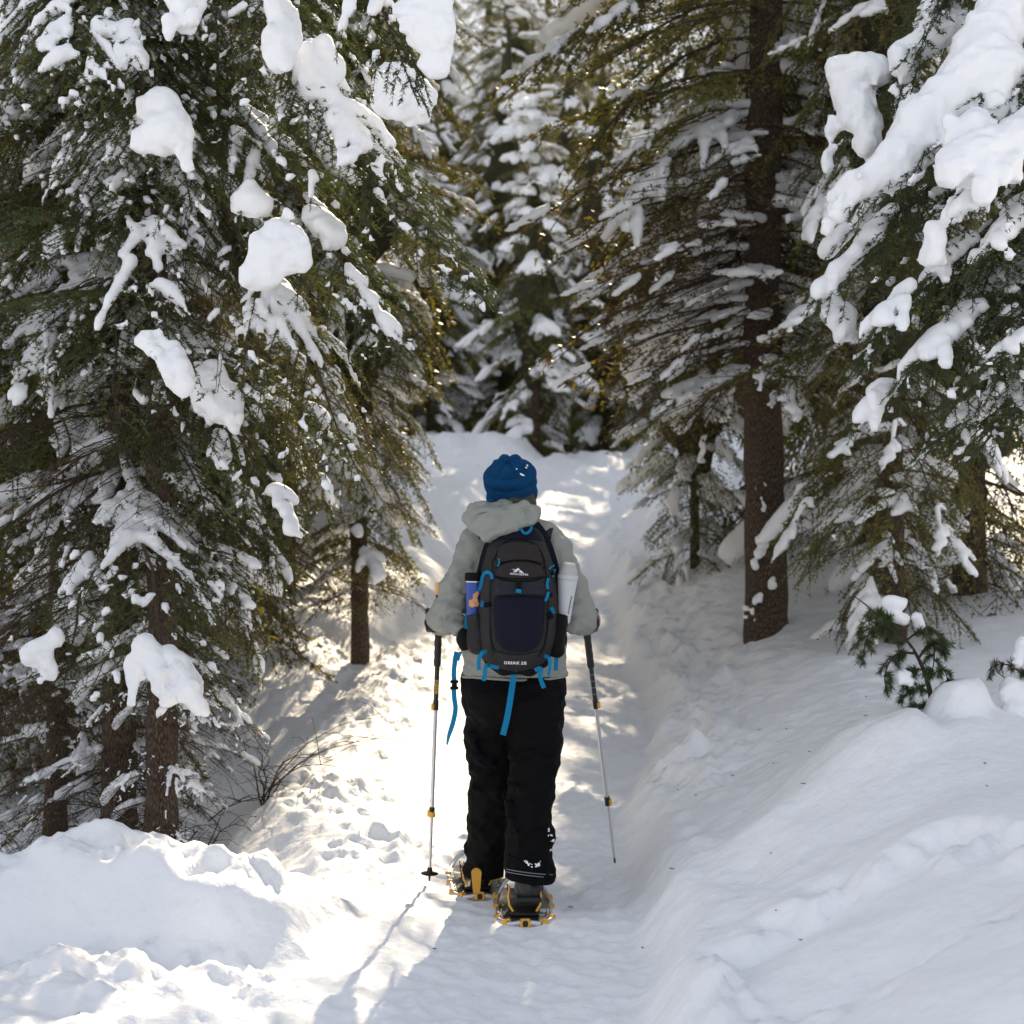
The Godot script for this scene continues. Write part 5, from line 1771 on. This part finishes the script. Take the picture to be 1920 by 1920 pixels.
	# print: mountain mark, the small line of letters under it, the name at the bottom
	var mark := func(v3: Vector3) -> Vector3:
		var q := shell(972.5 + v3.x, 1070.0 - v3.y, 0.0195 + v3.z)
		return q
	for tri in [[[-11, 0.2], [-1.5, 8], [3.0, 3.6], [0.4, 3.4], [-0.2, 4.6], [-3.2, 1.0], [-4.6, 0.4]], [[-0.4, 0.2], [1.8, 3.2], [4.4, 2.9], [9.5, -1.6], [5.2, -1.2]], [[-14, 5.2], [-8, 5.6], [-4.5, 4.2], [-6.0, 3.4], [-9.0, 4.4]]]:
		var pts := PackedVector2Array()
		for q in tri: pts.append(Vector2(q[0], q[1]))
		part("logo", poly_prism(pts, 0.0012, mark), M.print, k)
	var sm := words("HIGH SIERRA", 0.0095)
	part("lettering", sm, M.print, k, Transform3D(Basis(Vector3.BACK, -0.06).scaled_local(Vector3(1.12, 1, 1)), shell(973, 1073.5, 0.021)))
	var om := words("OMAK 28", 0.0155)
	part("lettering", om, M.print, k, Transform3D((Basis(Vector3.BACK, -0.02) * Basis(Vector3.RIGHT, 0.22)).scaled_local(Vector3(1.25, 1, 1)), shell(966, 1233, 0.0115)))


func cup(prof: Array, axis_up: Vector3, at_: Vector3, sides := 28) -> ArrayMesh:
	var b := Bars.new()
	var pts := PackedVector3Array()
	var rad := PackedFloat32Array()
	for q in prof:
		pts.append(at_ + axis_up * q[0]); rad.append(q[1])
	b.tube(pts, rad, sides)
	return b.mesh()


func build_bottles() -> void:
	var foot := at(888, 1160, 6.555)
	var t := thing("travel_mug", "blue travel mug with black lid in the left side pocket of the backpack", "mug", foot)
	var up := (at(889, 1070, 6.555) - foot).normalized()
	part("mug_body", cup([[0.0, 0.022], [0.003, 0.0245], [0.08, 0.029], [0.134, 0.0325]], up, Vector3.ZERO), M.mug, t)
	part("steel_band", cup([[0.1345, 0.0328], [0.1385, 0.0328]], up, Vector3.ZERO), M.silver, t)
	part("lid", cup([[0.139, 0.034], [0.150, 0.0345], [0.166, 0.0335], [0.169, 0.031]], up, Vector3.ZERO), M.pack_black, t)
	var b := Bars.new()
	for q in [[-0.006, 0.055, 0.012], [0.004, 0.068, 0.012], [0.010, 0.056, 0.011], [0.006, 0.086, 0.010], [0.013, 0.095, 0.0075], [-0.010, 0.064, 0.008]]:
		for r in 2:
			var a: float = q[0] / 0.03
			var d := Vector3(sin(a), 0, cos(a))
			var c: Vector3 = up * q[1] + d * (0.0275 + q[1] * 0.025)
			b.tube(PackedVector3Array([c, c + d * (0.0012 + 0.0006 * r)]), PackedFloat32Array([q[2] * (1.0 - 0.18 * r), q[2] * (1.0 - 0.18 * r)]), 14)
	part("sticker", b.mesh(), M.orange, t)
	foot = at(1057, 1168, 6.56)
	var w := thing("water_bottle", "white water bottle with a grey cap in the right side pocket of the backpack", "bottle", foot)
	up = (at(1066, 1065, 6.56) - foot).normalized()
	part("bottle_body", cup([[0.0, 0.020], [0.003, 0.0225], [0.09, 0.0295], [0.160, 0.0365]], up, Vector3.ZERO), M.white_plastic, w)
	part("rim_band", cup([[0.161, 0.0372], [0.163, 0.0378], [0.176, 0.0378], [0.177, 0.0365]], up, Vector3.ZERO), M.white_plastic, w)
	part("cap", cup([[0.177, 0.0352], [0.192, 0.0338], [0.205, 0.030], [0.213, 0.0255]], up, Vector3.ZERO), M.grey_plastic, w)
	part("cap_rim", cup([[0.2135, 0.0262], [0.219, 0.0255], [0.222, 0.021]], up, Vector3.ZERO), M.white_plastic, w)
	var s := Bars.new()
	var g := RandomNumberGenerator.new()
	g.seed = 4
	var line := PackedVector3Array()
	var rad := PackedFloat32Array()
	for i in 60:
		var h := 0.035 + i * 0.0011
		var a := 0.52 + 0.14 * sin(i * 0.95) * (0.6 + 0.4 * sin(i * 0.37)) + i * 0.003
		var d := Vector3(sin(a), 0, cos(a))
		line.append(up * h + d * (0.0226 + h * 0.0855))
		rad.append(0.0007 + 0.0004 * absf(sin(i * 0.6)))
	s.tube(line, rad, 5)
	part("handwriting", s.mesh(), M.pack_black, w)


func pole(label: String, top: Vector3, tip: Vector3, basket: bool, clamp_side: float, written: bool) -> void:
	var L := top.distance_to(tip)
	var t := thing("trekking_pole", label, "trekking pole", tip, "pair of trekking poles")
	var up := (top - tip) / L
	var sd := up.cross(Vector3.BACK).normalized() * clamp_side
	var seg := func(a: float, b: float, ra: float, rb: float, called: String, m: Material) -> void:
		var x := Bars.new()
		x.tube(PackedVector3Array([up * a * L, up * lerpf(a, b, 0.5) * L, up * b * L]), PackedFloat32Array([ra, (ra + rb) * 0.5, rb]), 12)
		part(called, x.mesh(), m, t)
	seg.call(0.0, 0.022, 0.003, 0.0058, "tip", M.rubber)
	seg.call(0.018, 0.232, 0.0056, 0.0060, "lower_shaft", M.alloy)
	seg.call(0.225, 0.60, 0.0076, 0.0078, "middle_shaft", M.alloy)
	seg.call(0.598, 0.745, 0.0094, 0.0096, "upper_shaft", M.shaft_black)
	# ribbed grip
	var gp := Bars.new()
	var pts := PackedVector3Array()
	var rad := PackedFloat32Array()
	for i in 40:
		var u := i / 39.0
		pts.append(up * lerpf(0.742, 0.985, u) * L)
		rad.append(0.0135 + 0.0015 * absf(sin(u * 24.0)) + 0.002 * smoothstep(0.45, 0.55, u))
	gp.tube(pts, rad, 14)
	part("grip", gp.mesh(), M.rubber, t)
	var kb := Bars.new()
	kb.tube(PackedVector3Array([up * 0.985 * L, up * 0.995 * L, up * 1.02 * L, up * 1.026 * L]), PackedFloat32Array([0.013, 0.016, 0.020, 0.016]), 16)
	part("knob", kb.mesh(), M.yellow, t)
	for a in [0.235, 0.602]:
		var cl := Bars.new()
		cl.tube(PackedVector3Array([up * (a - 0.010) * L, up * (a + 0.022) * L]), PackedFloat32Array([0.0115, 0.0115]), 14)
		part("lock_collar", cl.mesh(), M.rubber, t)
		var lv := Bars.new()
		lv.box(up * (a + 0.001) * L + sd * 0.012 + Vector3.BACK * 0.002, Vector3(0.012, 0.026, 0.020), Basis(sd, up, sd.cross(up)))
		if basket and a < 0.4:
			lv.tube(PackedVector3Array([up * (a - 0.012) * L, up * (a + 0.006) * L]), PackedFloat32Array([0.0145, 0.015]), 14)
		part("clamp", lv.mesh(), M.yellow, t)
	if basket:
		var bs := Bars.new()
		bs.tube(PackedVector3Array([up * 0.028, up * 0.030, up * 0.033, up * 0.038, up * 0.056]), PackedFloat32Array([0.030, 0.035, 0.034, 0.012, 0.009]), 20)
		part("basket", bs.mesh(), M.rubber, t)
	if written:
		var w := words("YUKON", 0.0165)
		var b := Basis(-up, Vector3.RIGHT, Vector3.BACK)
		b.x = -up
		b.y = up.cross(Vector3.BACK).normalized()
		b.z = b.x.cross(b.y)
		part("lettering", w, M.gold_print, t, Transform3D(b, up * 0.672 * L + Vector3.BACK * 0.0100))
	else:
		for i in 5:
			var r := Bars.new()
			var a := 0.62 + i * 0.024
			r.tube(PackedVector3Array([up * a * L, up * (a + 0.004) * L]), PackedFloat32Array([0.00985, 0.00985]), 12)
			part("shaft_ring", r.mesh(), M.ring_grey, t)


func snowshoe(label: String, tail: Vector3, yaw: float, flap: bool, pitch := 0.0) -> void:
	var t := thing("snowshoe", label, "snowshoe", tail, "pair of snowshoes")
	t.rotation = Vector3(pitch, yaw, 0)
	# plan of the frame, from the tail forward (z), half width
	var plan := [[0.0, 0.055], [0.035, 0.085], [0.09, 0.100], [0.18, 0.098], [0.30, 0.105], [0.42, 0.102], [0.50, 0.085], [0.56, 0.052], [0.585, 0.0]]
	var c := Curve3D.new()
	c.bake_interval = 0.012
	var loop := []
	for q in plan: loop.append(Vector3(q[1], 0.022 + 0.06 * pow(maxf(0.0, q[0] - 0.42) / 0.165, 2.0), -q[0]))
	for i in range(plan.size() - 2, -1, -1): loop.append(Vector3(-plan[i][1], loop[i].y, -plan[i][0]))
	loop.append(loop[0] + Vector3(-0.055, 0.006, 0.0))
	loop.append(loop[0])
	for i in loop.size():
		var d: Vector3 = (loop[mini(i + 1, loop.size() - 1)] - loop[maxi(i - 1, 0)]) * 0.18
		c.add_point(loop[i], -d, d)
	var line := c.get_baked_points()
	var b := Bars.new()
	var rad := PackedFloat32Array()
	rad.resize(line.size())
	rad.fill(0.0098)
	b.tube(line, rad, 12, false)
	part("frame", b.mesh(), M.alloy, t)
	# deck: a sheet of hard plastic between the tubes
	var v := PackedVector3Array()
	var n := PackedVector3Array()
	var ix := PackedInt32Array()
	for i in plan.size() - 1:
		if i < 1 or i > 6: continue
		for s in [-0.88, 0.88]:
			v.append(Vector3(plan[i][1] * s, loop[i].y + 0.004, -plan[i][0])); n.append(Vector3.UP)
	for i in range(0, v.size() - 2, 2):
		for q in [i, i + 2, i + 1, i + 1, i + 2, i + 3]: ix.append(q)
	var low := v.size()
	for i in low:
		v.append(v[i] - Vector3(0, 0.003, 0)); n.append(Vector3.DOWN)
	for i in range(low, v.size() - 2, 2):
		for q in [i, i + 1, i + 2, i + 1, i + 3, i + 2]: ix.append(q)
	part("deck", arrays_mesh(v, n, ix), M.deck, t)
	# yellow clips round the frame
	for q in [[0.012, 0.068, 0.9], [0.085, 0.100, 0.1], [0.25, 0.103, 0.0], [0.40, 0.103, 0.0]]:
		for s in [-1.0, 1.0]:
			var k := Bars.new()
			k.box(Vector3(s * q[1], 0.024, -q[0]), Vector3(0.026, 0.024, 0.030), Basis(Vector3.UP, -s * q[2]))
			part("clip", k.mesh(), M.yellow, t)
	var tc := Bars.new()
	tc.box(Vector3(0, 0.026, 0.004), Vector3(0.040, 0.030, 0.026))
	var tcl := part("tail_clip", tc.mesh(), M.yellow, t)
	var tk := Bars.new()
	tk.box(Vector3(0, 0.027, 0.011), Vector3(0.020, 0.022, 0.020))
	part("clip_lock", tk.mesh(), M.rubber, tcl)
	# binding plate, side wings, heel strap, crampon teeth
	var bd := Bars.new()
	bd.box(Vector3(0, 0.034, -0.22), Vector3(0.104, 0.008, 0.26))
	for s in [-1.0, 1.0]:
		bd.box(Vector3(s * 0.056, 0.062, -0.17), Vector3(0.006, 0.055, 0.09), Basis(Vector3.BACK, -s * 0.12))
		bd.box(Vector3(s * 0.056, 0.062, -0.32), Vector3(0.006, 0.055, 0.07), Basis(Vector3.BACK, -s * 0.12))
	part("binding", bd.mesh(), M.rubber, t)
	for s in [-1.0, 1.0]:
		var hs := Bars.new()
		hs.strap(PackedVector3Array([Vector3(s * 0.054, 0.13, -0.13), Vector3(s * 0.060, 0.10, -0.10), Vector3(s * 0.056, 0.07, -0.085), Vector3(s * 0.042, 0.05, -0.075)]), PackedVector3Array([Vector3(0.3 * s, 0.2, 1)]), 0.010, 0.006)
		part("binding_strap", hs.mesh(), M.yellow, t)
		var cr := Bars.new()
		for i in 3:
			cr.box(Vector3(s * 0.078, 0.024, -0.10 - i * 0.045), Vector3(0.022, 0.006, 0.034), Basis(Vector3.BACK, s * 0.6))
			cr.box(Vector3(s * 0.074, 0.010, -0.10 - i * 0.045), Vector3(0.005, 0.03, 0.016))
		part("crampon", cr.mesh(), M.steel, t)
	if flap:
		var fp := PackedVector2Array()
		for i in 15:
			var a := lerpf(-0.35, PI + 0.35, i / 14.0)
			fp.append(Vector2(cos(a) * 0.020, 0.076 + sin(a) * 0.020))
		fp.append(Vector2(-0.013, 0.0)); fp.append(Vector2(0.013, 0.0))
		part("heel_strap_end", poly_prism(fp, 0.006, func(q: Vector3) -> Vector3: return Vector3(q.x - 0.012, q.y + 0.036, q.z + 0.002 - q.y * 0.15)), M.yellow, t)


func build_walker() -> void:
	build_person()
	build_backpack()
	build_bottles()
	pole("left trekking pole with gold lettering, its basket resting on the sunlit snow", at(825, 1107, 7.02), at(805, 1652, 7.10), true, -1.0, true)
	pole("right trekking pole slanting outwards, its tip sunk in the shaded snow", at(1092, 1118, 7.08), at(1153, 1618, 7.42), false, 1.0, false)
	snowshoe("right snowshoe, the nearer one, seen from its tail under the walker's rear boot", Vector3(0.048, snow_height(0.05, 6.6) - 0.012, -6.42), 0.02, false)
	snowshoe("left snowshoe, the farther one, with a round yellow strap end at its heel", Vector3(-0.125, snow_height(-0.12, 7.1) - 0.008, -6.86), 0.08, true)


const ORDER := ["first", "second", "third", "fourth", "fifth", "sixth", "seventh", "eighth", "ninth", "tenth"]
const ROWS := ["front", "nearest", "second", "third", "fourth", "farthest"]


func order_in(spots: Array, i: int, side: float) -> int:
	var k := 0
	for j in spots.size():
		if spots[j].x * side / spots[j].y < spots[i].x * side / spots[i].y:
			k += 1
	return k



func build_forest() -> void:
	# --- left
	var t := spruce("tall dark spruce in the left foreground with the longest snowy bough over the trail", on_snow(-1.86, 8.5), {"seed": 11, "h": 15.0, "r": 0.085, "near": true, "from": 0.3, "live": 2.1, "wide": 1.5, "low": 0.6, "pace": 0.20, "whorl": 4, "hanging": 0.6, "heavy": 0.10, "light": 0.35, "dead_snow": 0.45, "avoid": [[-PI / 2, 0.4, 0.0, 2.7]]})
	hero_boughs_left(t)
	spruce("thin spruce at the far left, its trunk left of the foreground spruces", on_snow(-2.35, 9.2), {"seed": 12, "h": 13.0, "r": 0.06, "from": 0.3, "live": 2.0, "wide": 1.45, "low": 0.75, "pace": 0.28, "heavy": 0.15, "light": 0.35, "dead_snow": 0.5, "avoid": [[-PI / 2, 0.4, 0.0, 2.2]]})
	spruce("dark spruce trunk closest to the hollow, behind the snow block bank", on_snow(-1.62, 8.15), {"seed": 13, "h": 12.0, "r": 0.075, "from": 0.4, "live": 2.2, "wide": 0.95, "low": 0.6, "pace": 0.24, "heavy": 0.12, "light": 0.3, "dead_snow": 0.4, "avoid": [[-PI / 2, 0.5, 0.0, 1.6]]})
	spruce("spruce at the left with a slim trunk standing on the mound", on_snow(-1.13, 13.0), {"seed": 14, "soft": true, "h": 15.0, "r": 0.065, "from": 0.5, "live": 0.7, "wide": 1.3, "foot_share": 0.35, "ramp": 3.2, "pace": 0.18, "heavy": 0.25, "light": 0.3, "hanging": 0.7})
	far_spruce("spruce_tree", "second spruce on the mound, left of the slim one", on_snow(-1.85, 14.4), "other", 13.0, 0.85, 0.7)
	var spots := [Vector2(-2.75, 10.9), Vector2(-2.35, 12.4), Vector2(-3.5, 11.0), Vector2(-2.6, 16.5), Vector2(-2.7, 19.8)]
	for i in spots.size():
		far_spruce("spruce_tree", "snowy spruce in the left thicket, %s from the trail among those %s" % [ORDER[order_in(spots, i, -1.0)], "behind the foreground trees"], on_snow(spots[i].x, spots[i].y), ["middle", "other", "other"][i % 3], 12.0 + i % 3 * 2.0, 0.95 + 0.1 * (i % 2), i * 1.7, "spruces behind on the left")
	# --- right
	var big := spruce("big spruce with a thick bare lower trunk right of the trail", on_snow(1.70, 12.0), {"seed": 21, "soft": true, "core": false, "h": 20.0, "r": 0.14, "from": 1.7, "live": 3.4, "wide": 2.05, "pace": 0.135, "hanging": 0.3, "heavy": 0.14, "light": 0.6, "dead_snow": 0.95, "avoid": [[-PI / 2, 0.36, 2.2, 6.0]]})
	var gb := RandomNumberGenerator.new()
	gb.seed = 8
	var flecks := []
	for i in 11:
		var c := at(gb.randf_range(1404, 1450), [705, 765, 905, 945, 1020, 1090, 1125, 830, 1055, 1150, 870][i], 11.87)
		for k in 4:
			var e := c + Vector3(gb.randf_range(-0.03, 0.03), gb.randf_range(-0.05, 0.05), gb.randf_range(-0.01, 0.006))
			flecks.append([e, e + Vector3(gb.randf_range(-0.015, 0.015), gb.randf_range(-0.02, 0.02), 0), gb.randf_range(0.006, 0.014), gb.randf_range(0.005, 0.009)])
	snow_mass(big, 40, flecks, 0.01, 0.009, "stuck_snow")
	spruce("spruce with drooping low boughs right of the big trunk", on_snow(2.37, 11.0), {"seed": 22, "soft": true, "h": 14.0, "r": 0.065, "from": 0.35, "live": 0.5, "wide": 1.25, "pace": 0.20, "hanging": 0.75, "heavy": 0.25, "light": 0.35})
	var e := spruce("spruce at the right edge with boughs under heavy snow", on_snow(2.75, 7.2), {"seed": 23, "h": 13.0, "r": 0.10, "from": 0.8, "live": 0.9, "wide": 1.0, "pace": 0.28, "heavy": 0.5, "light": 0.3})
	hero_boughs_right(e)
	far_spruce("young_fir", "low young fir under snow at the foot of the slope, left of the big trunk", on_snow(1.55, 15.0), "low", 3.7, 0.85, 2.2)
	spots = [Vector2(3.3, 12.8), Vector2(3.0, 15.0), Vector2(3.3, 18.5), Vector2(3.3, 26.0)]
	for i in spots.size():
		far_spruce("spruce_tree", "snowy spruce in the right thicket, %s from the trail among those %s" % [ORDER[order_in(spots, i, 1.0)], "behind the big trunk"], on_snow(spots[i].x, spots[i].y), ["middle", "other", "other"][(i + 1) % 3], 13.0 + i % 3 * 2.0, 0.95 + 0.12 * (i % 2), i * 2.1, "spruces behind on the right")
	# --- beyond the crest: rows that close the view and still let the sun over
	var g := RandomNumberGenerator.new()
	g.seed = 5
	var rows := [[27.5, 1.55, 7, 5.6, "low"], [30.5, 1.7, 8, 9.2, "middle"], [36.0, 2.2, 8, 11.2, "other"], [43.0, 2.4, 9, 14.6, "other"]]
	for row in rows.size():
		var r: Array = rows[row]
		for i in int(r[2]):
			var d: float = r[0] + g.randf_range(-1.3, 1.3)
			var x: float = (i - (r[2] - 1) * 0.5) * r[1] + g.randf_range(-0.5, 0.5) + 0.5
			var low: bool = r[4] == "low"
			far_spruce("young_spruce" if low else "spruce_tree", ("young snow laden spruce on the crest of the trail, %s from the left" % ORDER[i]) if low else ("snow laden spruce beyond the crest, %s from the left in the %s row of trees" % [ORDER[i], ROWS[row]]), on_snow(x, d), r[4], r[3] * g.randf_range(0.85, 1.1), g.randf_range(1.0, 1.35), g.randf() * TAU, "young spruces on the crest" if low else "spruces beyond the crest")
	for q in [[38.0, 0.1, 15.5], [41.0, 1.9, 15.0], [44.5, 0.9, 18.0], [40.0, -1.6, 15.5], [47.0, -0.6, 19.0]]:
		far_spruce("spruce_tree", ["tall spruce behind the gap over the crest, straight above the walker", "tall spruce behind the gap over the crest, right of the walker", "tallest spruce seen through the gap, behind the others to the right", "tall spruce behind the gap over the crest, close to the left trees", "farthest spruce seen through the gap, to the left"][int(q[0]) % 5], on_snow(q[1], q[0]), "other", q[2], 1.35, q[0], "spruces beyond the crest")


func _ready() -> void:
	# --- camera, sky, sun, exposure
	var cam := Camera3D.new()
	cam.name = "camera"
	cam.position = EYE
	cam.rotation = Vector3(-PITCH, 0, 0)
	cam.near = 0.1
	cam.far = 400.0
	var lens := CameraAttributesPhysical.new()
	lens.frustum_focal_length = 41.8
	lens.frustum_focus_distance = 6.75
	lens.exposure_aperture = 2.6
	cam.attributes = lens
	add_child(cam)
	cam.fov = 2.0 * rad_to_deg(atan(960.0 / FOCAL))
	var e := Environment.new()
	e.background_mode = Environment.BG_SKY
	var sm := ProceduralSkyMaterial.new()
	sm.sky_top_color = Color(0.625, 0.65, 0.70)
	sm.sky_horizon_color = Color(0.91, 0.905, 0.90)
	sm.sky_curve = 0.2
	sm.ground_bottom_color = Color(0.8, 0.82, 0.85)
	sm.ground_horizon_color = Color(0.9, 0.93, 0.97)
	e.sky = Sky.new()
	e.sky.sky_material = sm
	e.background_energy_multiplier = 0.8
	e.tonemap_mode = Environment.TONE_MAPPER_LINEAR
	e.tonemap_exposure = 2.1
	e.sdfgi_enabled = true
	e.ssao_enabled = true
	e.ssil_enabled = true
	var we := WorldEnvironment.new()
	we.name = "environment"
	we.environment = e
	add_child(we)
	var sun := DirectionalLight3D.new()
	sun.name = "sun"
	sun.light_energy = 1.1
	sun.light_color = Color(1.0, 0.92, 0.79)
	sun.light_angular_distance = 0.5
	sun.shadow_enabled = true
	sun.sky_mode = DirectionalLight3D.SKY_MODE_LIGHT_ONLY
	sun.rotation = Vector3(-deg_to_rad(31.0), PI - deg_to_rad(8.0), 0)
	add_child(sun)

	n_soft = noise(FastNoiseLite.TYPE_SIMPLEX_SMOOTH, 1, 0.012, 2)
	n_lump = noise(FastNoiseLite.TYPE_SIMPLEX_SMOOTH, 2, 0.045, 3)
	n_fine = noise(FastNoiseLite.TYPE_SIMPLEX_SMOOTH, 3, 0.15, 3)
	n_fold = noise(FastNoiseLite.TYPE_SIMPLEX_SMOOTH, 6, 0.1, 2)
	n_chunk = noise(FastNoiseLite.TYPE_CELLULAR, 4, 0.05, 1)
	build_materials()
	build_ground()
	build_boughs()
	build_forest()
	build_small_plants()
	build_walker()


func build_materials() -> void:
	var s := mat("snow", lin(0.90, 0.91, 0.93), 0.65)
	var grain := NoiseTexture2D.new()
	grain.width = 1024
	grain.height = 1024
	grain.seamless = true
	grain.as_normal_map = true
	grain.bump_strength = 9.0
	grain.noise = noise(FastNoiseLite.TYPE_SIMPLEX_SMOOTH, 9, 0.02, 6)
	s.normal_enabled = true
	s.normal_scale = 0.32
	s.normal_texture = grain
	s.uv1_scale = Vector3.ONE * 0.8
	var l := mat("snow_load", lin(0.91, 0.92, 0.94), 0.65)
	var nd := mat("needle", Color.WHITE, 0.46)
	nd.vertex_color_use_as_albedo = true
	nd.backlight_enabled = true
	nd.backlight = Color(0.9, 0.85, 0.45)
	var fn := mat("far_needle", Color.WHITE, 0.42)
	fn.vertex_color_use_as_albedo = true
	fn.backlight_enabled = true
	fn.backlight = Color(0.92, 0.88, 0.46)
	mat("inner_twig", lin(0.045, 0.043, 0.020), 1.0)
	mat("twig", lin(0.065, 0.042, 0.026), 0.85)
	var b := mat("bark", Color.WHITE, 0.95)
	b.uv1_triplanar = true
	b.albedo_texture = noise_texture(noise(FastNoiseLite.TYPE_SIMPLEX_SMOOTH, 19, 0.05, 4), lin(0.022, 0.014, 0.009), lin(0.22, 0.145, 0.098))
	var ramp := Gradient.new()
	ramp.offsets = PackedFloat32Array([0.0, 0.42, 0.6, 0.76, 0.9, 1.0])
	ramp.colors = PackedColorArray([lin(0.014, 0.009, 0.006), lin(0.045, 0.029, 0.019), lin(0.125, 0.082, 0.055), lin(0.20, 0.135, 0.092), lin(0.27, 0.225, 0.155), lin(0.34, 0.32, 0.25)])
	(b.albedo_texture as NoiseTexture2D).color_ramp = ramp
	b.heightmap_enabled = true
	b.heightmap_scale = 2.5
	b.heightmap_texture = b.albedo_texture
	b.uv1_scale = Vector3(4.5, 1.1, 4.5)
	# cloth and gear
	var weave := noise_texture(noise(FastNoiseLite.TYPE_SIMPLEX_SMOOTH, 29, 0.2, 3), Color(0.86, 0.86, 0.86), Color.WHITE, 256)
	for q in [["jacket", lin(0.33, 0.342, 0.31), 0.75], ["trousers", lin(0.0045, 0.0045, 0.005), 0.85], ["hat", lin(0.004, 0.055, 0.155), 0.9], ["gaiter", lin(0.075, 0.075, 0.055), 0.85], ["glove", lin(0.035, 0.014, 0.024), 0.6],
			["pack_side", lin(0.036, 0.034, 0.035), 0.75], ["pack_brown", lin(0.036, 0.031, 0.030), 0.75], ["pack_slate", lin(0.028, 0.033, 0.040), 0.75], ["pack_navy", lin(0.011, 0.013, 0.024), 0.85], ["pack_black", lin(0.006, 0.006, 0.007), 0.7], ["cyan", lin(0.006, 0.21, 0.42), 0.6]]:
		var m := mat(q[0], q[1], q[2])
		m.uv1_triplanar = true
		m.uv1_scale = Vector3.ONE * 14.0
		m.albedo_texture = weave
		m.heightmap_enabled = true
		m.heightmap_scale = 0.10 if q[0] != "hat" else 0.3
		m.heightmap_texture = weave
		m.metallic_specular = 0.25
		m.rim_enabled = q[0] in ["hat", "gaiter"]
		m.rim = 0.25
		m.rim_tint = 0.8
	mat("skin", lin(0.50, 0.30, 0.22), 0.55)
	mat("hair", lin(0.10, 0.055, 0.03), 0.5)
	mat("hem_line", lin(0.22, 0.24, 0.27), 0.7)
	mat("boot", lin(0.018, 0.016, 0.015), 0.45)
	mat("rubber", lin(0.014, 0.014, 0.015), 0.6)
	mat("silver", lin(0.60, 0.60, 0.62), 0.35, 0.8)
	mat("alloy", lin(0.62, 0.63, 0.65), 0.38, 0.75)
	mat("steel", lin(0.70, 0.70, 0.72), 0.22, 1.0)
	mat("shaft_black", lin(0.016, 0.022, 0.020), 0.3)
	mat("ring_grey", lin(0.16, 0.18, 0.18), 0.4)
	mat("yellow", lin(0.78, 0.40, 0.045), 0.45)
	mat("print", lin(0.72, 0.73, 0.76), 0.6)
	mat("gold_print", lin(0.80, 0.45, 0.05), 0.5)
	mat("mug", lin(0.012, 0.055, 0.30), 0.35)
	mat("orange", lin(0.62, 0.30, 0.14), 0.6)
	mat("white_plastic", lin(0.52, 0.53, 0.55), 0.4)
	mat("grey_plastic", lin(0.42, 0.43, 0.42), 0.5)
	mat("deck", lin(0.02, 0.02, 0.021), 0.3)
